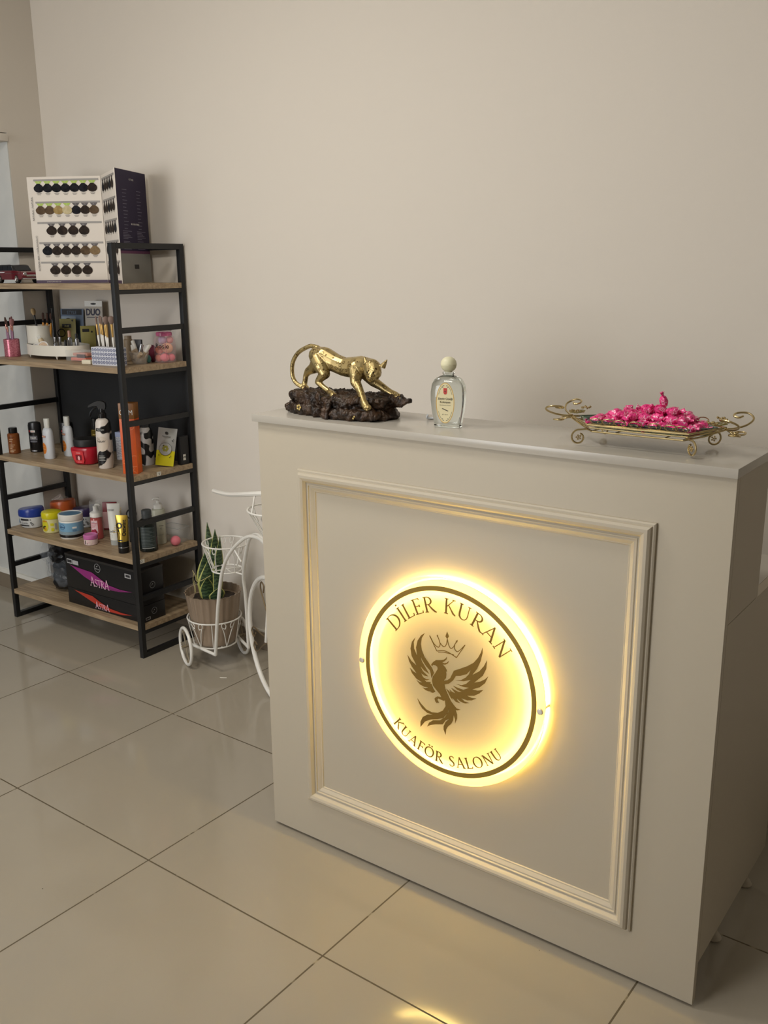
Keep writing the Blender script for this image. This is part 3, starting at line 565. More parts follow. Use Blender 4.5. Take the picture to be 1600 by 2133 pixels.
def candy_bm(seed):
    rnd=random.Random(seed); bm=bmesh.new(); seg=14; rings=[]
    spec=[(-.0185,.0085,.5),(-.0165,.0070,.4),(-.0120,.0022,.7),(-.0098,.0060,1),(-.005,.0086,1),(0,.0092,1),(.005,.0086,1),(.0098,.0060,1),(.0120,.0022,.7),(.0165,.0070,.4),(.0185,.0085,.5)]
    for i,(x,r,fl) in enumerate(spec):
        wing=abs(x)>.013; rg=[]
        for k in range(seg):
            a=2*PI*k/seg; rr=r*(1+(.35 if wing else .07)*math.sin(k*PI)+ (rnd.uniform(-.3,.3) if wing else rnd.uniform(-.13,.13)))
            rg.append(bm.verts.new((x+(rnd.uniform(-.0015,.0015) if wing else 0),rr*math.cos(a),rr*math.sin(a)*(.45 if wing else .85))))
        rings.append(rg)
    for a,b in zip(rings,rings[1:]):
        for k in range(seg):
            f=bm.faces.new((a[k],a[(k+1)%seg],b[(k+1)%seg],b[k])); f.material_index=0
    bm.faces.new(rings[0][::-1]); bm.faces.new(rings[-1])
    d=Decal([0]); V,Fs,x0,x1,y0,y1=text_mesh('ÜLÜ',.02); vv=[]
    for x,z in V: X=(x-(x0+x1)/2)*.0052; Z=(z-.35)*.0068; vv.append(bm.verts.new((X,-math.sqrt(max(0,.0097**2-Z*Z))*1.02,Z)))
    for f in Fs:
        try: bm.faces.new([vv[i] for i in f]).material_index=1
        except ValueError: pass
    d.bm.free(); return bm
rnd=random.Random(5); meshes=[]
for s_ in range(4):
    o=link('wrapped_candy',candy_bm(s_),[CND,CND2,CND3],smooth=25); meshes.append(o.data); bpy.data.objects.remove(o)
spots=[]
for row,(yy,zz,n,x0,x1) in enumerate([(-.034,.048,9,-.100,.092),(-.012,.048,10,-.108,.104),(.012,.048,10,-.108,.104),(.034,.048,9,-.098,.094),(-.022,.0615,6,-.050,.074),(.002,.0625,7,-.066,.082),(.024,.0615,6,-.056,.072),(-.006,.075,3,-.004,.046)]):
    for i in range(n): spots.append((x0+(x1-x0)*i/(n-1)+rnd.uniform(-.003,.003),yy+rnd.uniform(-.004,.004),zz+rnd.uniform(-.001,.002)))
for i,(x,y,z) in enumerate(spots):
    o=bpy.data.objects.new('wrapped_candy',meshes[i%4]); col.objects.link(o)
    o.location=D(.962+x,.107+y,1.1484+z); o.rotation_euler=(rnd.uniform(-.5,.5),rnd.uniform(-.45,.45),rnd.uniform(0,PI))
    o.scale=(1.12,1.12,1.12); tagp(o,'pink and white twist-wrapped candy in the heap on the gold wire tray','candy','pink wrapped candies on the tray')
o=bpy.data.objects.new('wrapped_candy',meshes[1]); col.objects.link(o); o.location=D(.962+.028,.104,1.1484+.093); o.rotation_euler=(.2,1.35,.4)
tagp(o,'pink twist-wrapped candy standing upright at the peak of the heap','candy')
# ---------------- open shelving unit ----------------
ZB={1:1.446,2:1.145,3:.735,4:.408,5:.134}
shf=thing('shelving_unit','tall black metal shelving unit with five oak boards in the corner','shelf',S(0,0,0),SYAW)
TW=.020
for x0 in(0,SW-TW):
    bm=bmesh.new(); box(bm,x0,x0+TW,0,TW,0,SH,.001); link('post',bm,BLACK,shf)
    bm=bmesh.new(); box(bm,x0,x0+TW,SD-TW,SD,0,SH,.001); link('post',bm,BLACK,shf)
    bm=bmesh.new(); box(bm,x0,x0+TW,TW,SD-TW,SH-TW,SH); link('end_rail',bm,BLACK,shf)
    bm=bmesh.new(); box(bm,x0,x0+TW,TW,SD-TW,0,TW); link('end_rail',bm,BLACK,shf)
    for z in(1.290,.945,.555,.253): link('end_rail',BX(x0+.002,x0+TW-.002,TW,SD-TW,z-.020,z),BLACK,shf)
    for z in ZB.values(): link('shelf_bearer',BX(x0+.001,x0+TW-.001,TW,SD-TW,z-.036,z-.0205),BLACK,shf)
for z in(SH-TW-.002,.0): link('back_rail',BX(TW,SW-TW,SD-TW+.002,SD-.002,z,z+.018),BLACK,shf) if z>1 else None
link('back_panel',BX(TW,SW-TW-.022,SD-.008,SD-.002,ZB[3]-.02,ZB[2]-.0205),M('black_board',(30,31,33),.5),shf)
link('back_upright',BX(SW-TW-.022,SW-TW,SD-.012,SD-.002,ZB[3]-.02,ZB[2]-.0205),BLACK,shf)
for k,z in ZB.items():
    P=[(TW,0),(SW-TW,0),(SW-TW,TW),(SW,TW),(SW,SD-TW),(0,SD-TW),(0,TW),(TW,TW)]
    bm=bmesh.new(); e=.0005
    A=[bm.verts.new((x+(e if x in(TW,) else 0)-(e if x==SW-TW else 0),y+(e if y==TW else 0)-(e if y==SD-TW else 0),z-.020)) for x,y in P]; f=bm.faces.new(A); r=bmesh.ops.extrude_face_region(bm,geom=[f])
    for v in r['geom']:
        if isinstance(v,bmesh.types.BMVert): v.co.z=z
    link('board',bm,WOOD,shf)
STK=M('paper_sticker',(214,212,204),.6)
for z,b,t_ in((ZB[3],.145,'V'),(ZB[4],.030,'O')):
    d=Decal([STK,INK]); d.rect(-.011,-.008,.011,.008,0); d.text(t_,.002 if t_=='V' else -.004,0,.010,1,rot=.1)
    o=d.out('sticker',shf,(SW+.0004,b,z-.0105)); o.rotation_euler=(0,0,PI/2)
def at(a,b,k,dz=0): return S(a,b,ZB[k]+dz+.0004)
FR=math.radians(38)   # turned towards the room
# ---- top board: colour chart and toy car ----
CARD=M('chart_card',(222,214,204),.5); PURP=M('chart_purple',(66,44,70),.45); LIME=M('chart_lime',(168,196,82),.5); GRY=M('chart_grey',(150,146,142),.5); DGR=M('chart_darkgrey',(84,78,80),.5); SMALL=M('chart_small_print',(120,114,108),.6)
HAIR=[M('hair_black',(22,22,26),.6,spec=.08,vary=(60,(38,38,44))),M('hair_dark',(40,33,30),.6,spec=.08,vary=(60,(58,48,42))),M('hair_brown',(80,64,48),.6,spec=.1,vary=(60,(100,82,62))),M('hair_mid',(118,98,70),.6,spec=.1,vary=(60,(140,118,88))),M('hair_blond',(150,126,78),.6,spec=.1,vary=(60,(176,152,104))),M('hair_pale',(186,172,132),.6,spec=.1,vary=(60,(206,194,158)))]
chart=thing('colour_chart','open folding hair colour chart with rows of dark and blond swatches on the top board','chart',at(.245,.110,1),SYAW)
def leaf(p0,p1,h=.404,tk=.003,inner=True):
    d=(Vector(p1)-Vector(p0)); L=d.length; ang=math.atan2(d.y,d.x); return L,ang
def swatch(d,cx,cz,r,mi):
    pts=[(cx-.35*r,cz+.95*r),(cx+.35*r,cz+.95*r)]+[(cx+1.18*r*math.cos(a),cz-.05*r+.9*r*math.sin(a)) for a in [math.radians(q) for q in range(35,-215,-18)]]
    d.poly(pts,mi)
mats=[CARD,PURP,LIME,GRY,DGR,SMALL,INK]+HAIR
L1,A1=leaf((0,0),(.269,.140))
g=thing if 0 else None
pn=link('inside_page',BX(0,L1-.001,0,.003,0,.404,.0004),CARD,chart,(0,0,0),A1)
d=Decal(mats); d.rect(0,0,L1-.002,.011,1); d.text('professionalhaircolour.com',.075,.0055,.004,0)
rows=[(.375,7,.027,2,[0,0,0,0,0,0,1]),(.292,7,.027,2,[2,2,4,5,0,1,2]),(.215,4,.0,3,[1,1,1,1]),(.138,6,.0,3,[0,1,1,1,2,3]),(.063,4,.0,3,[1,1,1,1])]
for ri,(z,n,_,hc,cols) in enumerate(rows):
    x0,x1=.040,L1-.020; d.rect(x0-.012,z+.013,x1+.012,z+.020,3)
    if n<7: xs=[.060+(L1-.105)*i/(n-1) for i in range(n)]; r=.0185 if n==4 else .0182
    else: xs=[.047+(L1-.082)*i/(n-1) for i in range(n)]; r=.0172
    if n==4: xs=[.085+.045*i for i in range(4)]
    for x,cm in zip(xs,cols):
        j=xs.index(x); top=2 if (ri==0 or (ri==1 and j<4)) else 4
        d.poly([(x-.016,z+.0135),(x+.016,z+.0135),(x+.008,z+.004),(x-.008,z+.004)],top); d.text('%d.%d'%(rows[ri][1]-j if n-j>0 else 1,ri),x,z+.009,.004,0)
        swatch(d,x,z-.013,r,7+cm); d.rect(x-.010,z-.034,x+.010,z-.0325,5); d.rect(x-.007,z-.038,x+.007,z-.0365,5)
d.text('NATURAL | NATUREL',.015,.285,.0075,6,rot=PI/2,wmax=.09); d.text('INTENSE ASH | YOĞUN KÜLLÜ',.020,.115,.0075,6,rot=PI/2,wmax=.135)
d.out('swatch_print',pn,(0,-.0003,0))
L2,A2=leaf((.269,.140),(.532,-.010))
p2=link('inside_page',BX(0,L2-.001,0,.003,0,.404,.0004),CARD,chart,(.2695,.140,0),A2)
d=Decal(mats); d.rect(0,0,L2-.002,.011,1)
for ri,z in enumerate((.372,.292,.215,.138,.063)):
    d.rect(.030,z+.013,L2-.02,z+.020,3)
    for i in range(5):
        x=.05+i*.048; d.poly([(x-.016,z+.0135),(x+.016,z+.0135),(x+.008,z+.004),(x-.008,z+.004)],4); swatch(d,x,z-.013,.0185,7+(1 if (ri+i)%3 else 0)); d.rect(x-.010,z-.034,x+.010,z-.0325,5)
d.text('GOLD | DORE',.014,.33,.007,6,rot=PI/2,wmax=.07); d.text('RED | KIZIL',.014,.18,.007,6,rot=PI/2,wmax=.07); d.out('swatch_print',p2,(0,-.0003,0))
L3_,A3=leaf((.535,-.012),(.42,.232))
NAVY=M('chart_navy',(46,38,66),.5,spec=.2); CGREY=M('chart_cover_grey',(142,142,138),.45)
p3=link('cover',BX(0,L3_,0,.003,0,.407,.0004),CARD,chart,(.5365,-.0135,0),A3)
# outside face looks to the right of the shelf: printed on the far side of this leaf
d=Decal([NAVY,CGREY,M('chart_plum',(104,58,92),.45),WPR,INK,M('navy_small_print',(112,108,128),.5)])
d.rect(-L3_+.001,.118,-.001,.406,0); d.rect(-L3_+.001,.108,-.001,.118,2); d.rect(-L3_+.001,.001,-.001,.108,1)
d.rect(-.155,.052,-.115,.068,4); d.text('HC TONES',-.135,.375,.007,3,wmax=.04)
for c in(-.20,-.075):
    for k in range(12): d.rect(c-.022,.335-k*.0125,c+.018-.006*(k%3),.337-k*.0125,5)
    for k in range(12): d.rect(c-.038,.188-k*.0055-(.004 if k>5 else 0),c+.040-.012*((k*7)%4),.190-k*.0055-(.004 if k>5 else 0),5)
for k in range(7): d.rect(-.160+k*.011,.212,-.155+k*.011,.218,3)
for v in d.bm.verts: v.co.x+=L3_
o=d.out('cover_print',p3,(0,-.0003,0))
# toy car
car=thing('toy_car','dark red and black vintage toy station wagon on the top board beside the colour chart','toy',at(.118,.115,1),SYAW-math.radians(8))
CR=M('maroon_paint',(112,26,40),.15,.2,coat=1); CB=M('car_black',(14,16,22),.12,coat=1); CW=M('car_white',(220,222,228),.2,coat=.5); WIN=M('car_window',(18,24,34),.08)
CX=lambda pts,y0,y1,bv=.003:(lambda bm:(prism(bm,pts,y0,y1),bm)[1])(bmesh.new())
body=[(-.118,.020),(-.100,.014),(-.092,.014),(-.088,.026),(-.074,.034),(-.060,.026),(-.056,.014),(.052,.014),(.056,.026),(.070,.034),(.084,.026),(.088,.014),(.110,.016),(.120,.022),(.123,.030),(.120,.042),(.110,.0465),(.060,.049),(.045,.050),(-.110,.048),(-.121,.042)]
bb=link('body',CX(body,-.043,.043),CR,car); md=bb.modifiers.new('b','BEVEL'); md.width=.003; md.segments=3; md.limit_method='ANGLE'
cab=[(-.112,.0475),(.052,.0495),(.028,.070),(.010,.073),(-.080,.073),(-.098,.069)]
cb=link('cabin',CX(cab,-.036,.036),CB,car); md=cb.modifiers.new('b','BEVEL'); md.width=.003; md.segments=3
for s_ in(-1,1):
    for pts in([(-.100,.051),(-.052,.051),(-.052,.068),(-.088,.068)],[(-.047,.051),(-.010,.051),(-.010,.068),(-.047,.068)],[(-.005,.051),(.036,.051),(.022,.067),(-.005,.068)]):
        link('window',CX(pts,s_*.0364-.0004,s_*.0364+.0004),WIN,car)
    link('white_flash',CX([(-.119,.040),(-.030,.041),(-.020,.0445),(-.119,.0465)],s_*.0432-.0004,s_*.0432+.0004),CW,car)
    link('side_strip',CX([(-.02,.0375),(.106,.039),(.106,.0405),(-.02,.039)],s_*.0434-.0005,s_*.0434+.0005),CHROME,car)
    link('door_pillar',CX([(.036,.0485),(.040,.0485),(.026,.068),(.022,.068)],s_*.0366-.0005,s_*.0366+.0005),CHROME,car)
    hl=LT([(0,0),(.0075,0),(.0078,.003),(.006,.005),(0,.0055)],seg=16); link('headlight',hl,CHROME,car,(.1195,s_*.031,.037),(0,PI/2,0))
    for x in(-.074,.070):
        wh=link('wheel',LT([(0,-.006),(.013,-.006),(.0172,-.005),(.0175,0),(.0172,.005),(.013,.006),(.0125,.004),(0,.004)],seg=24),M('rubber',(16,16,17),.6),car,(x,s_*.037,.0175),(s_*-PI/2,0,0))
        bm=LT([(0,.0045),(.0035,.0072),(.005,.005),(.0115,.0052),(.0122,.0066),(.0125,.0045)],seg=20)
        for k in range(6): a=k*PI/3; tube(bm,[(.003*math.cos(a),.003*math.sin(a),.0055),(.0115*math.cos(a),.0115*math.sin(a),.0058)],.0012,seg=6)
        link('hubcap',bm,CHROME,wh)
bm=bmesh.new(); box(bm,.118,.125,-.043,.043,.015,.021,.001); box(bm,.121,.124,-.026,.026,.026,.034,.001); link('front_bumper',bm,CHROME,car)
link('windscreen',CX([(.0525,.0505),(.0300,.0695),(.0295,.0685),(.0515,.0500)],-.033,.033),WIN,car)
# ---- second board: make-up ----
def brushes(items,group,cat='brush'):
    for (loc,lean,az,hl,ferr,tuft,mh,mf,mt,label) in items:
        o=thing('makeup_brush',label,cat,loc,(0,0,0)); o.rotation_euler=(Vector((math.sin(lean)*math.cos(az),math.sin(lean)*math.sin(az),math.cos(lean)))).to_track_quat('Z','Y').to_euler(); 
        if group: o['group']=group
        link('handle',LT([(0,0),(.002,.001),(.0036,hl*.5),(.0042,hl*.85),(.0030,hl)],seg=12),mh,o)
        link('ferrule',LT([(.0030,hl),(.0036,hl+.004),(.0034+tuft*.15,hl+ferr)],seg=12),mf,o)
        link('bristles',LT([(.0034+tuft*.15,hl+ferr),(tuft*.9,hl+ferr+.010),(tuft,hl+ferr+.018),(tuft*.8,hl+ferr+.027),(0,hl+ferr+.031)],seg=16,sy=.6),mt,o)
PINKG=tex_mat('pink_glitter','glitter',(150,44,72),(250,170,186),900,.25,.5,.5,.0006)
cup=link('glitter_cup',LT([(0,0),(.030,0),(.032,.002),(.032,.071),(.0305,.073),(.0285,.071),(.0285,.004),(0,.004)],seg=40),PINKG,None,at(.046,.101,2)); tagp(cup,'pink glitter cup holding rose brushes at the left of the make-up board','cup')
RSE=M('rose_gold',(206,150,138),.25,.8); PLUM=M('lilac_handle',(150,112,138),.35); TFT=M('dusky_bristle',(150,104,106),.8); TFB=M('brown_bristle',(84,62,54),.85)
c=at(.046,.101,2,.006); it=[]
for i,(dx_,dy_,ln,az,hl,tf) in enumerate([(-.017,-.004,.10,PI,.105,.0045),(-.008,.008,.05,2.4,.103,.0050),(.002,-.010,.04,-1.9,.095,.0038),(.006,.006,.02,.5,.108,.0055),(.014,-.002,.10,.1,.100,.0115)]):
    it.append((c+Vector((dx_*.9,dy_,0)),ln*.5,az,hl,.022,tf,PLUM,RSE,TFT if i>2 else TFB,'rose gold brush with a wide fan tuft in the pink glitter cup' if i==4 else ['leftmost slim rose gold brush in the pink glitter cup','slim rose gold brush at the back of the pink glitter cup','shortest slim rose gold brush at the front of the pink glitter cup','slim rose gold brush beside the wide fan brush in the glitter cup'][i]))
brushes(it[:4],'slim rose gold brushes in the glitter cup'); brushes(it[4:],None)
IV=M('ivory_plastic',(220,216,204),.4)
org=thing('makeup_organizer','ivory oval make-up organizer tray on small cone feet with a tall cup','organizer',at(.262,.170,2),SYAW)
def ribbed(rx,ry,z0,z1,th,nrib=0,base=True,seg=96):
    bm=bmesh.new(); R=[]
    for k,(dr,z) in enumerate([(0,z0),(0,z1),(-th,z1),(-th,z0+.004)]):
        rg=[]
        for i in range(seg):
            a=2*PI*i/seg; q=(.0007 if (i%2 and nrib and math.cos(a)>.05 and k<2) else 0); rg.append(bm.verts.new(((rx+dr+q)*math.cos(a),(ry+dr+q)*math.sin(a),z)))
        R.append(rg)
    for a,b in zip(R,R[1:]):
        for i in range(seg): bm.faces.new((a[i],a[(i+1)%seg],b[(i+1)%seg],b[i]))
    bm.faces.new(R[0][::-1]); bm.faces.new(R[-1]); return bm
link('tray',ribbed(.168,.090,.014,.056,.003,1),IV,org,smooth=50)
for x,y in((-.125,-.046),(.080,-.068),(-.105,.050),(.075,.065)): link('foot',LT([(.0015,0),(.002,.001),(.0065,.0142)],seg=16,cx=x,cy=y),IV,org)
link('cup',ribbed(.058,.050,.018,.128,.003),IV,org,(-.128,.012,0),smooth=50)
base=lambda x,y,z=.0185:S(0,0,0)*0+at(.262,.170,2,z)+Matrix.Rotation(SYAW,3,'Z')@Vector((x,y,0))
TAN=M('tan_bristle',(186,160,120),.85); YLW=M('amber_handle',(206,140,40),.35)
it=[(base(-.120,.006,.034),.25,PI*.98,.118,.020,.0110,BLKP,BLKP,TAN,'black foundation brush with a tan tip leaning left in the ivory cup')]
for k in range(4): it.append((base(-.116+.009*k,.016-.006*(k%2),.032),.06+.03*k,.2,.108,.010,.004,YLW,BLKP,TFB,['thin amber eye brush next to the black foundation brush','thin amber eye brush second from the black foundation brush','thin amber eye brush third from the black foundation brush','thin amber eye brush beside the fluffy brown tuft'][k]))
it.append((base(-.084,.022,.032),.20,.1,.108,.014,.0100,YLW,BLKP,TFB,'amber-handled brush with a fluffy brown tuft in the ivory cup'))
brushes(it[:1],None); brushes(it[1:5],'thin amber eye brushes in the ivory cup'); brushes(it[5:],None)
tagp(link('lash_case',BX(-.013,.013,-.003,.003,0,.036,.001),BLKP,None,base(-.118,-.046,.0185),FR*.4),'flat black rectangular case in front of the ivory cup','case')
for (x,y,r,nm,mm,lab) in((-.005,-.068,.025,'compact_powder',M('powder_beige',(208,186,160),.8),'white round compact with striped beige powder leaning in the organizer'),(-.062,-.062,.021,'compact_powder',M('lid_grey',(196,198,202),.35),'small white round compact lid lying left of the striped powder')):
    o=thing(nm,lab,'make-up compact',base(x,y,.0185+(.026 if r>.022 else .018)),(0,0,FR*.7)); 
    link('case',LT([(0,0),(r,0),(r+.001,.002),(r+.001,.005),(r,.006),(r-.003,.006),(r-.003,.004),(0,.004)],seg=36),M('compact_white',(226,222,218),.3),o,(0,0,0),(math.radians(72),0,0)).location=(0,.003,0)
    bm=LT([(0,.0042),(r-.0035,.0042),(r-.0035,.0046),(0,.0046)],seg=36); pd=link('powder',bm,mm,o,(0,.003,0),(math.radians(72),0,0))
    if r>.022:
        d=Decal([M('powder_pink',(196,160,142),.8)])
        for k in(-2,-1,0,1,2): d.poly([(-.014+abs(k)*.003,k*.0075-.004),(-.013+abs(k)*.003,k*.0075-.0015),(.014-abs(k)*.003,k*.0075+.004),(.013-abs(k)*.003,k*.0075+.0015)],0)
        q=d.out('powder_stripes',pd,(0,0,.0047)); q.rotation_euler=(-PI/2,0,0)
# small upright cosmetics in the tray
def vial(x,y,r,h,ch,mb,mc,label,cat,nm,group=None,rz=0):
    o=thing(nm,label,cat,base(x,y),rz,group); link('body',LT([(0,0),(r,0),(r,h),(r*.55,h+.002),(r*.55,h+.004)],seg=20),mb,o); link('cap',LT([(r*.62,h+.004),(r*.7,h+.005),(r*.62,h+ch),(0,h+ch+.001)],seg=20),mc,o)
NUDE=M('nude_polish',(188,140,118),.2); WINE=M('wine_polish',(92,30,40),.15); STEEL=M('brushed_silver',(176,178,182),.25,.9); PINKP=M('pink_polish',(196,96,104),.2)
vial(.030,-.052,.0085,.022,.012,WINE,BLKP,'short wine-red nail polish with a black cap in the organizer','nail polish','nail_polish')
vial(.052,-.050,.0080,.040,.030,STEEL,STEEL,'silver lipstick tube, tallest at the organizer front','lipstick','lipstick')
vial(.068,-.038,.0075,.034,.036,CLR,STEEL,'clear lip gloss with a pointed silver cap beside the silver lipstick','lip gloss','lip_gloss')
vial(.092,-.030,.0085,.030,.028,NUDE,BLKP,'nude nail polish with a black cap right of the lip gloss','nail polish','nail_polish')
vial(.086,-.004,.0100,.064,.030,STEEL,NUDE,'tall silver foundation bottle with a nude cap in the organizer','bottle','foundation_bottle')
vial(.112,.010,.0085,.060,.022,STEEL,BLKP,'tall silver tube with a black cap at the right of the organizer','tube','lipstick')
vial(.020,-.022,.0090,.028,.016,PINKP,STEEL,'small pink nail polish behind the striped compact','nail polish','nail_polish')
vial(-.046,.020,.0060,.135,.045,BLKP,BLKP,'tall thin black mascara tube leaning near the ivory cup','mascara','mascara')
o=thing('liquid_concealer','beige concealer tube lying slanted against the ivory cup','tube',base(-.052,-.018,.024),(.25,-.35,0)); link('body',LT([(0,0),(.010,.002),(.011,.05),(.009,.058)],seg=20),M('concealer',(204,184,150),.3),o); link('cap',LT([(.0085,.058),(.0088,.072),(0,.073)],seg=20),CLR,o)
# carded packs standing behind
def pack(nm,a,b,k,dz,wd,ht,mats,draw,label,cat,rz,tilt=-.08,th=.003,group=None):
    o=link(nm,BX(-wd/2,wd/2,0,th,0,ht,.0006),mats[0],None,at(a,b,k,dz),(tilt,0,rz)); tagp(o,label,cat,group)
    d=Decal(mats); draw(d); d.out('printed_front',o,(0,-.0003,0)); return o
GR2=M('pack_grey',(176,170,160),.5); BL2=M('pack_blue',(98,116,140),.4); OLV=M('pack_olive',(150,142,78),.45); DB=M('duo_navy',(34,34,56),.5)
pack('lash_glue_pack',.318,.310,2,0,.085,.225,[GR2,DB,WPR,INK],lambda d:(d.rect(-.0425,.202,.0425,.225,2) ,d.text('DUO',-.002,.180,.027,1,bold=.04,wmax=.070),d.rect(-.034,.156,.034,.1595,1),d.ell(0,.213,.014,.004,3)),'tall grey hanging pack with navy capitals at the back of the make-up board','package',FR*.5)
pack('lash_pack',.165,.316,2,0,.120,.190,[BL2,M('pack_lightblue',(150,164,178),.4),INK,WPR],lambda d:(d.rect(-.056,.110,.02,.158,1),d.ell(-.020,.146,.012,.005,2),d.ell(-.045,.134,.006,.004,2),d.rect(-.052,.165,.052,.188,2),d.text('STYLE',0,.175,.014,0,wmax=.09)),'blue and grey carded lash pack behind the organizer','package',FR*.4)
pack('lash_pack',.175,.285,2,0,.078,.150,[OLV,INK,M('pack_lightolive',(196,190,120),.45)],lambda d:(d.rect(-.026,.112,.018,.128,1),d.text('Ardi',-.004,.120,.009,2,bold=.02),d.ell(.024,.142,.004,.004,1),d.ring(-.03,.09,.014,.018,1,k=1.1)),'olive green carded lash pack nearest behind the organizer','package',FR*.6)
pack('lash_pack',.322,.278,2,0,.060,.125,[OLV,INK,M('pack_lightolive',(196,190,120),.45)],lambda d:(d.rect(-.022,.100,.006,.112,1),d.ell(.016,.100,.004,.004,1)),'second olive green pack tilted between the organizer and the patterned box','package',FR*1.3,-.12)
# coral palette in a clear tray and cream sponge
o=thing('coral_palette','coral pink palette lying in a clear lidded case right of the organizer','palette',at(.468,.128,2),SYAW+.1)
link('clear_case',BX(-.060,.045,-.030,.030,.0,.042,.003),M('thin_clear_plastic',(230,236,236),.1,alpha=.18),o); link('palette_base',BX(-.035,.048,-.028,.026,.002,.014,.002),M('coral',(214,116,96),.4),o); link('palette_lid',BX(-.030,.048,-.020,.026,.0205,.032,.002),M('coral_pale',(206,142,126),.4),o); link('mirror',BX(.0,.045,-.029,-.0285,.015,.028),M('dark_plum',(64,30,40),.2),o)
tagp(link('cream_eraser',BX(-.022,.022,-.012,.012,0,.016,.004),M('cream_sponge',(220,212,190),.8),None,at(.598,.052,2),SYAW+.2),'small cream block in front of the patterned box','sponge')
# patterned box of gold brushes
bm=BX(-.070,.070,-.020,.020,0,.068,.001)
PBX=M('pattern_white',(204,206,216),.6); PBB=M('pattern_blue',(96,104,138),.6)
pb=link('patterned_box',bm,PBX,None,at(.712,.062,2),SYAW+math.radians(6)); tagp(pb,'white box with blue geometric pattern holding gold and white brushes','box')
def motif(d,x0,x1,n,m):
    for i in range(n):
        for j in range(m):
            cx=x0+(x1-x0)*(i+.5)/n; cz=.004+.062*(j+.5)/m; d.ring(cx,cz,.0036,.0062,1,8)
            d.ell(cx,cz,.0016,.0016,1,6)
d=Decal([PBX,PBB]); motif(d,-.068,.068,10,4); d.out('pattern_front',pb,(0,-.0202,0))
d=Decal([PBX,PBB]); motif(d,-.019,.019,3,4); q=d.out('pattern_side',pb,(.0702,0,0)); q.rotation_euler=(0,0,PI/2)
GB=M('gold_ferrule',(206,170,104),.3,.6); GT=M('taupe_bristle',(136,116,108),.85)
it=[]
for i,(x,tf,hl,ln) in enumerate([(-.050,.0045,.070,-.08),(-.036,.0055,.074,-.05),(-.022,.0040,.070,-.05),(-.010,.0038,.066,-.03),(.004,.0130,.058,-.04),(.030,.0135,.060,-.02)]):
    lab='gold and white brush with a large taupe tuft, %s'%('second from the shelf post' if i==4 else 'half hidden by the shelf post') if i>3 else ['leftmost slim gold and white brush in the patterned box','second slim gold and white brush from the left in the patterned box','third slim gold and white brush from the left in the patterned box','slim gold and white brush just left of the large taupe brush'][i]
    it.append((at(.712,.062,2,.0685)+Vector((x,.004*(i%2)-.002,0)),ln,PI*.0,hl*.62,.048 if i>3 else .040,tf,WHTP,GB,GT,lab))
brushes(it[:4],'slim gold and white brushes in the patterned box'); brushes(it[4:],None)
# glass bowl with white lipsticks
bw=link('glass_bowl',LT([(0,0),(.026,0),(.028,.003),(.040,.046),(.0385,.0465),(.026,.006),(0,.005)],seg=10),M('smoky_glass',(214,206,196),.08,alpha=.3),None,at(.770,.158,2)); tagp(bw,'clear faceted glass bowl filled with white and beige lipsticks','bowl')
BEI=M('beige_tube',(190,170,144),.4)
for i,(x,y,ln,az,mm,h) in enumerate([(-.014,-.010,.75,2.6,WHTP,.068),(-.006,.004,.62,2.9,WHTP,.082),(.004,-.008,.30,1.2,STEEL,.060),(.010,.002,.60,.2,WHTP,.068),(.014,-.006,.66,.35,WHTP,.072),(.000,-.016,1.0,-.2,BEI,.050),(.004,.012,.9,-2.6,BEI,.050)]):
    o=thing('lipstick',['white-capped lipstick leaning furthest left in the glass bowl','long white lipstick leaning left over the glass bowl rim','silver-capped lipstick upright in the middle of the glass bowl','white labelled lipstick leaning right in the glass bowl','outermost white labelled lipstick leaning right over the bowl rim','beige tube lying low across the front of the glass bowl','beige tube lying low at the back of the glass bowl'][i],'lipstick',at(.770,.158,2,.016)+Vector((x,y,0)))
    o.rotation_euler=Vector((math.sin(ln)*math.cos(az),math.sin(ln)*math.sin(az),math.cos(ln))).to_track_quat('Z','Y').to_euler()
    link('tube',LT([(0,0),(.0068,.001),(.0068,h*.55)],seg=16),BEI if i!=2 else STEEL,o); link('cap',LT([(.0072,h*.55),(.0074,h*.56),(.0074,h),(0,h+.001)],seg=16),mm,o)
tagp(link('black_case',BX(-.018,.018,-.006,.006,0,.085,.002),BLKP,None,at(.690,.225,2),FR*.5),'black upright case behind the glass bowl of lipsticks','case')
tagp(link('beige_bottle',LT([(0,0),(.017,.001),(.018,.004),(.018,.082),(.014,.086),(.014,.098),(0,.099)],seg=24),M('beige_paint',(150,132,108),.4),None,at(.640,.220,2)),'beige bottle partly hidden behind the shelf post on the make-up board','bottle')
o=link('makeup_sponge',bmesh.new(),M('maroon_sponge',(100,30,52),.8)); bm=bmesh.new(); ball(bm,(0,0,.033),.030,3,(.75,.7,1.12)); bm.to_mesh(o.data); bm.free(); o.location=at(.762,.232,2); tagp(o,'large maroon make-up sponge between the glass bowl and the pink jar','sponge')
o=link('makeup_sponge',bmesh.new(),M('teal_sponge',(74,128,124),.8)); bm=bmesh.new(); ball(bm,(0,0,.0155),.0135,3,(.8,.8,1.15)); bm.to_mesh(o.data); bm.free(); o.location=at(.778,.196,2); tagp(o,'small teal make-up sponge at the foot of the maroon one','sponge')
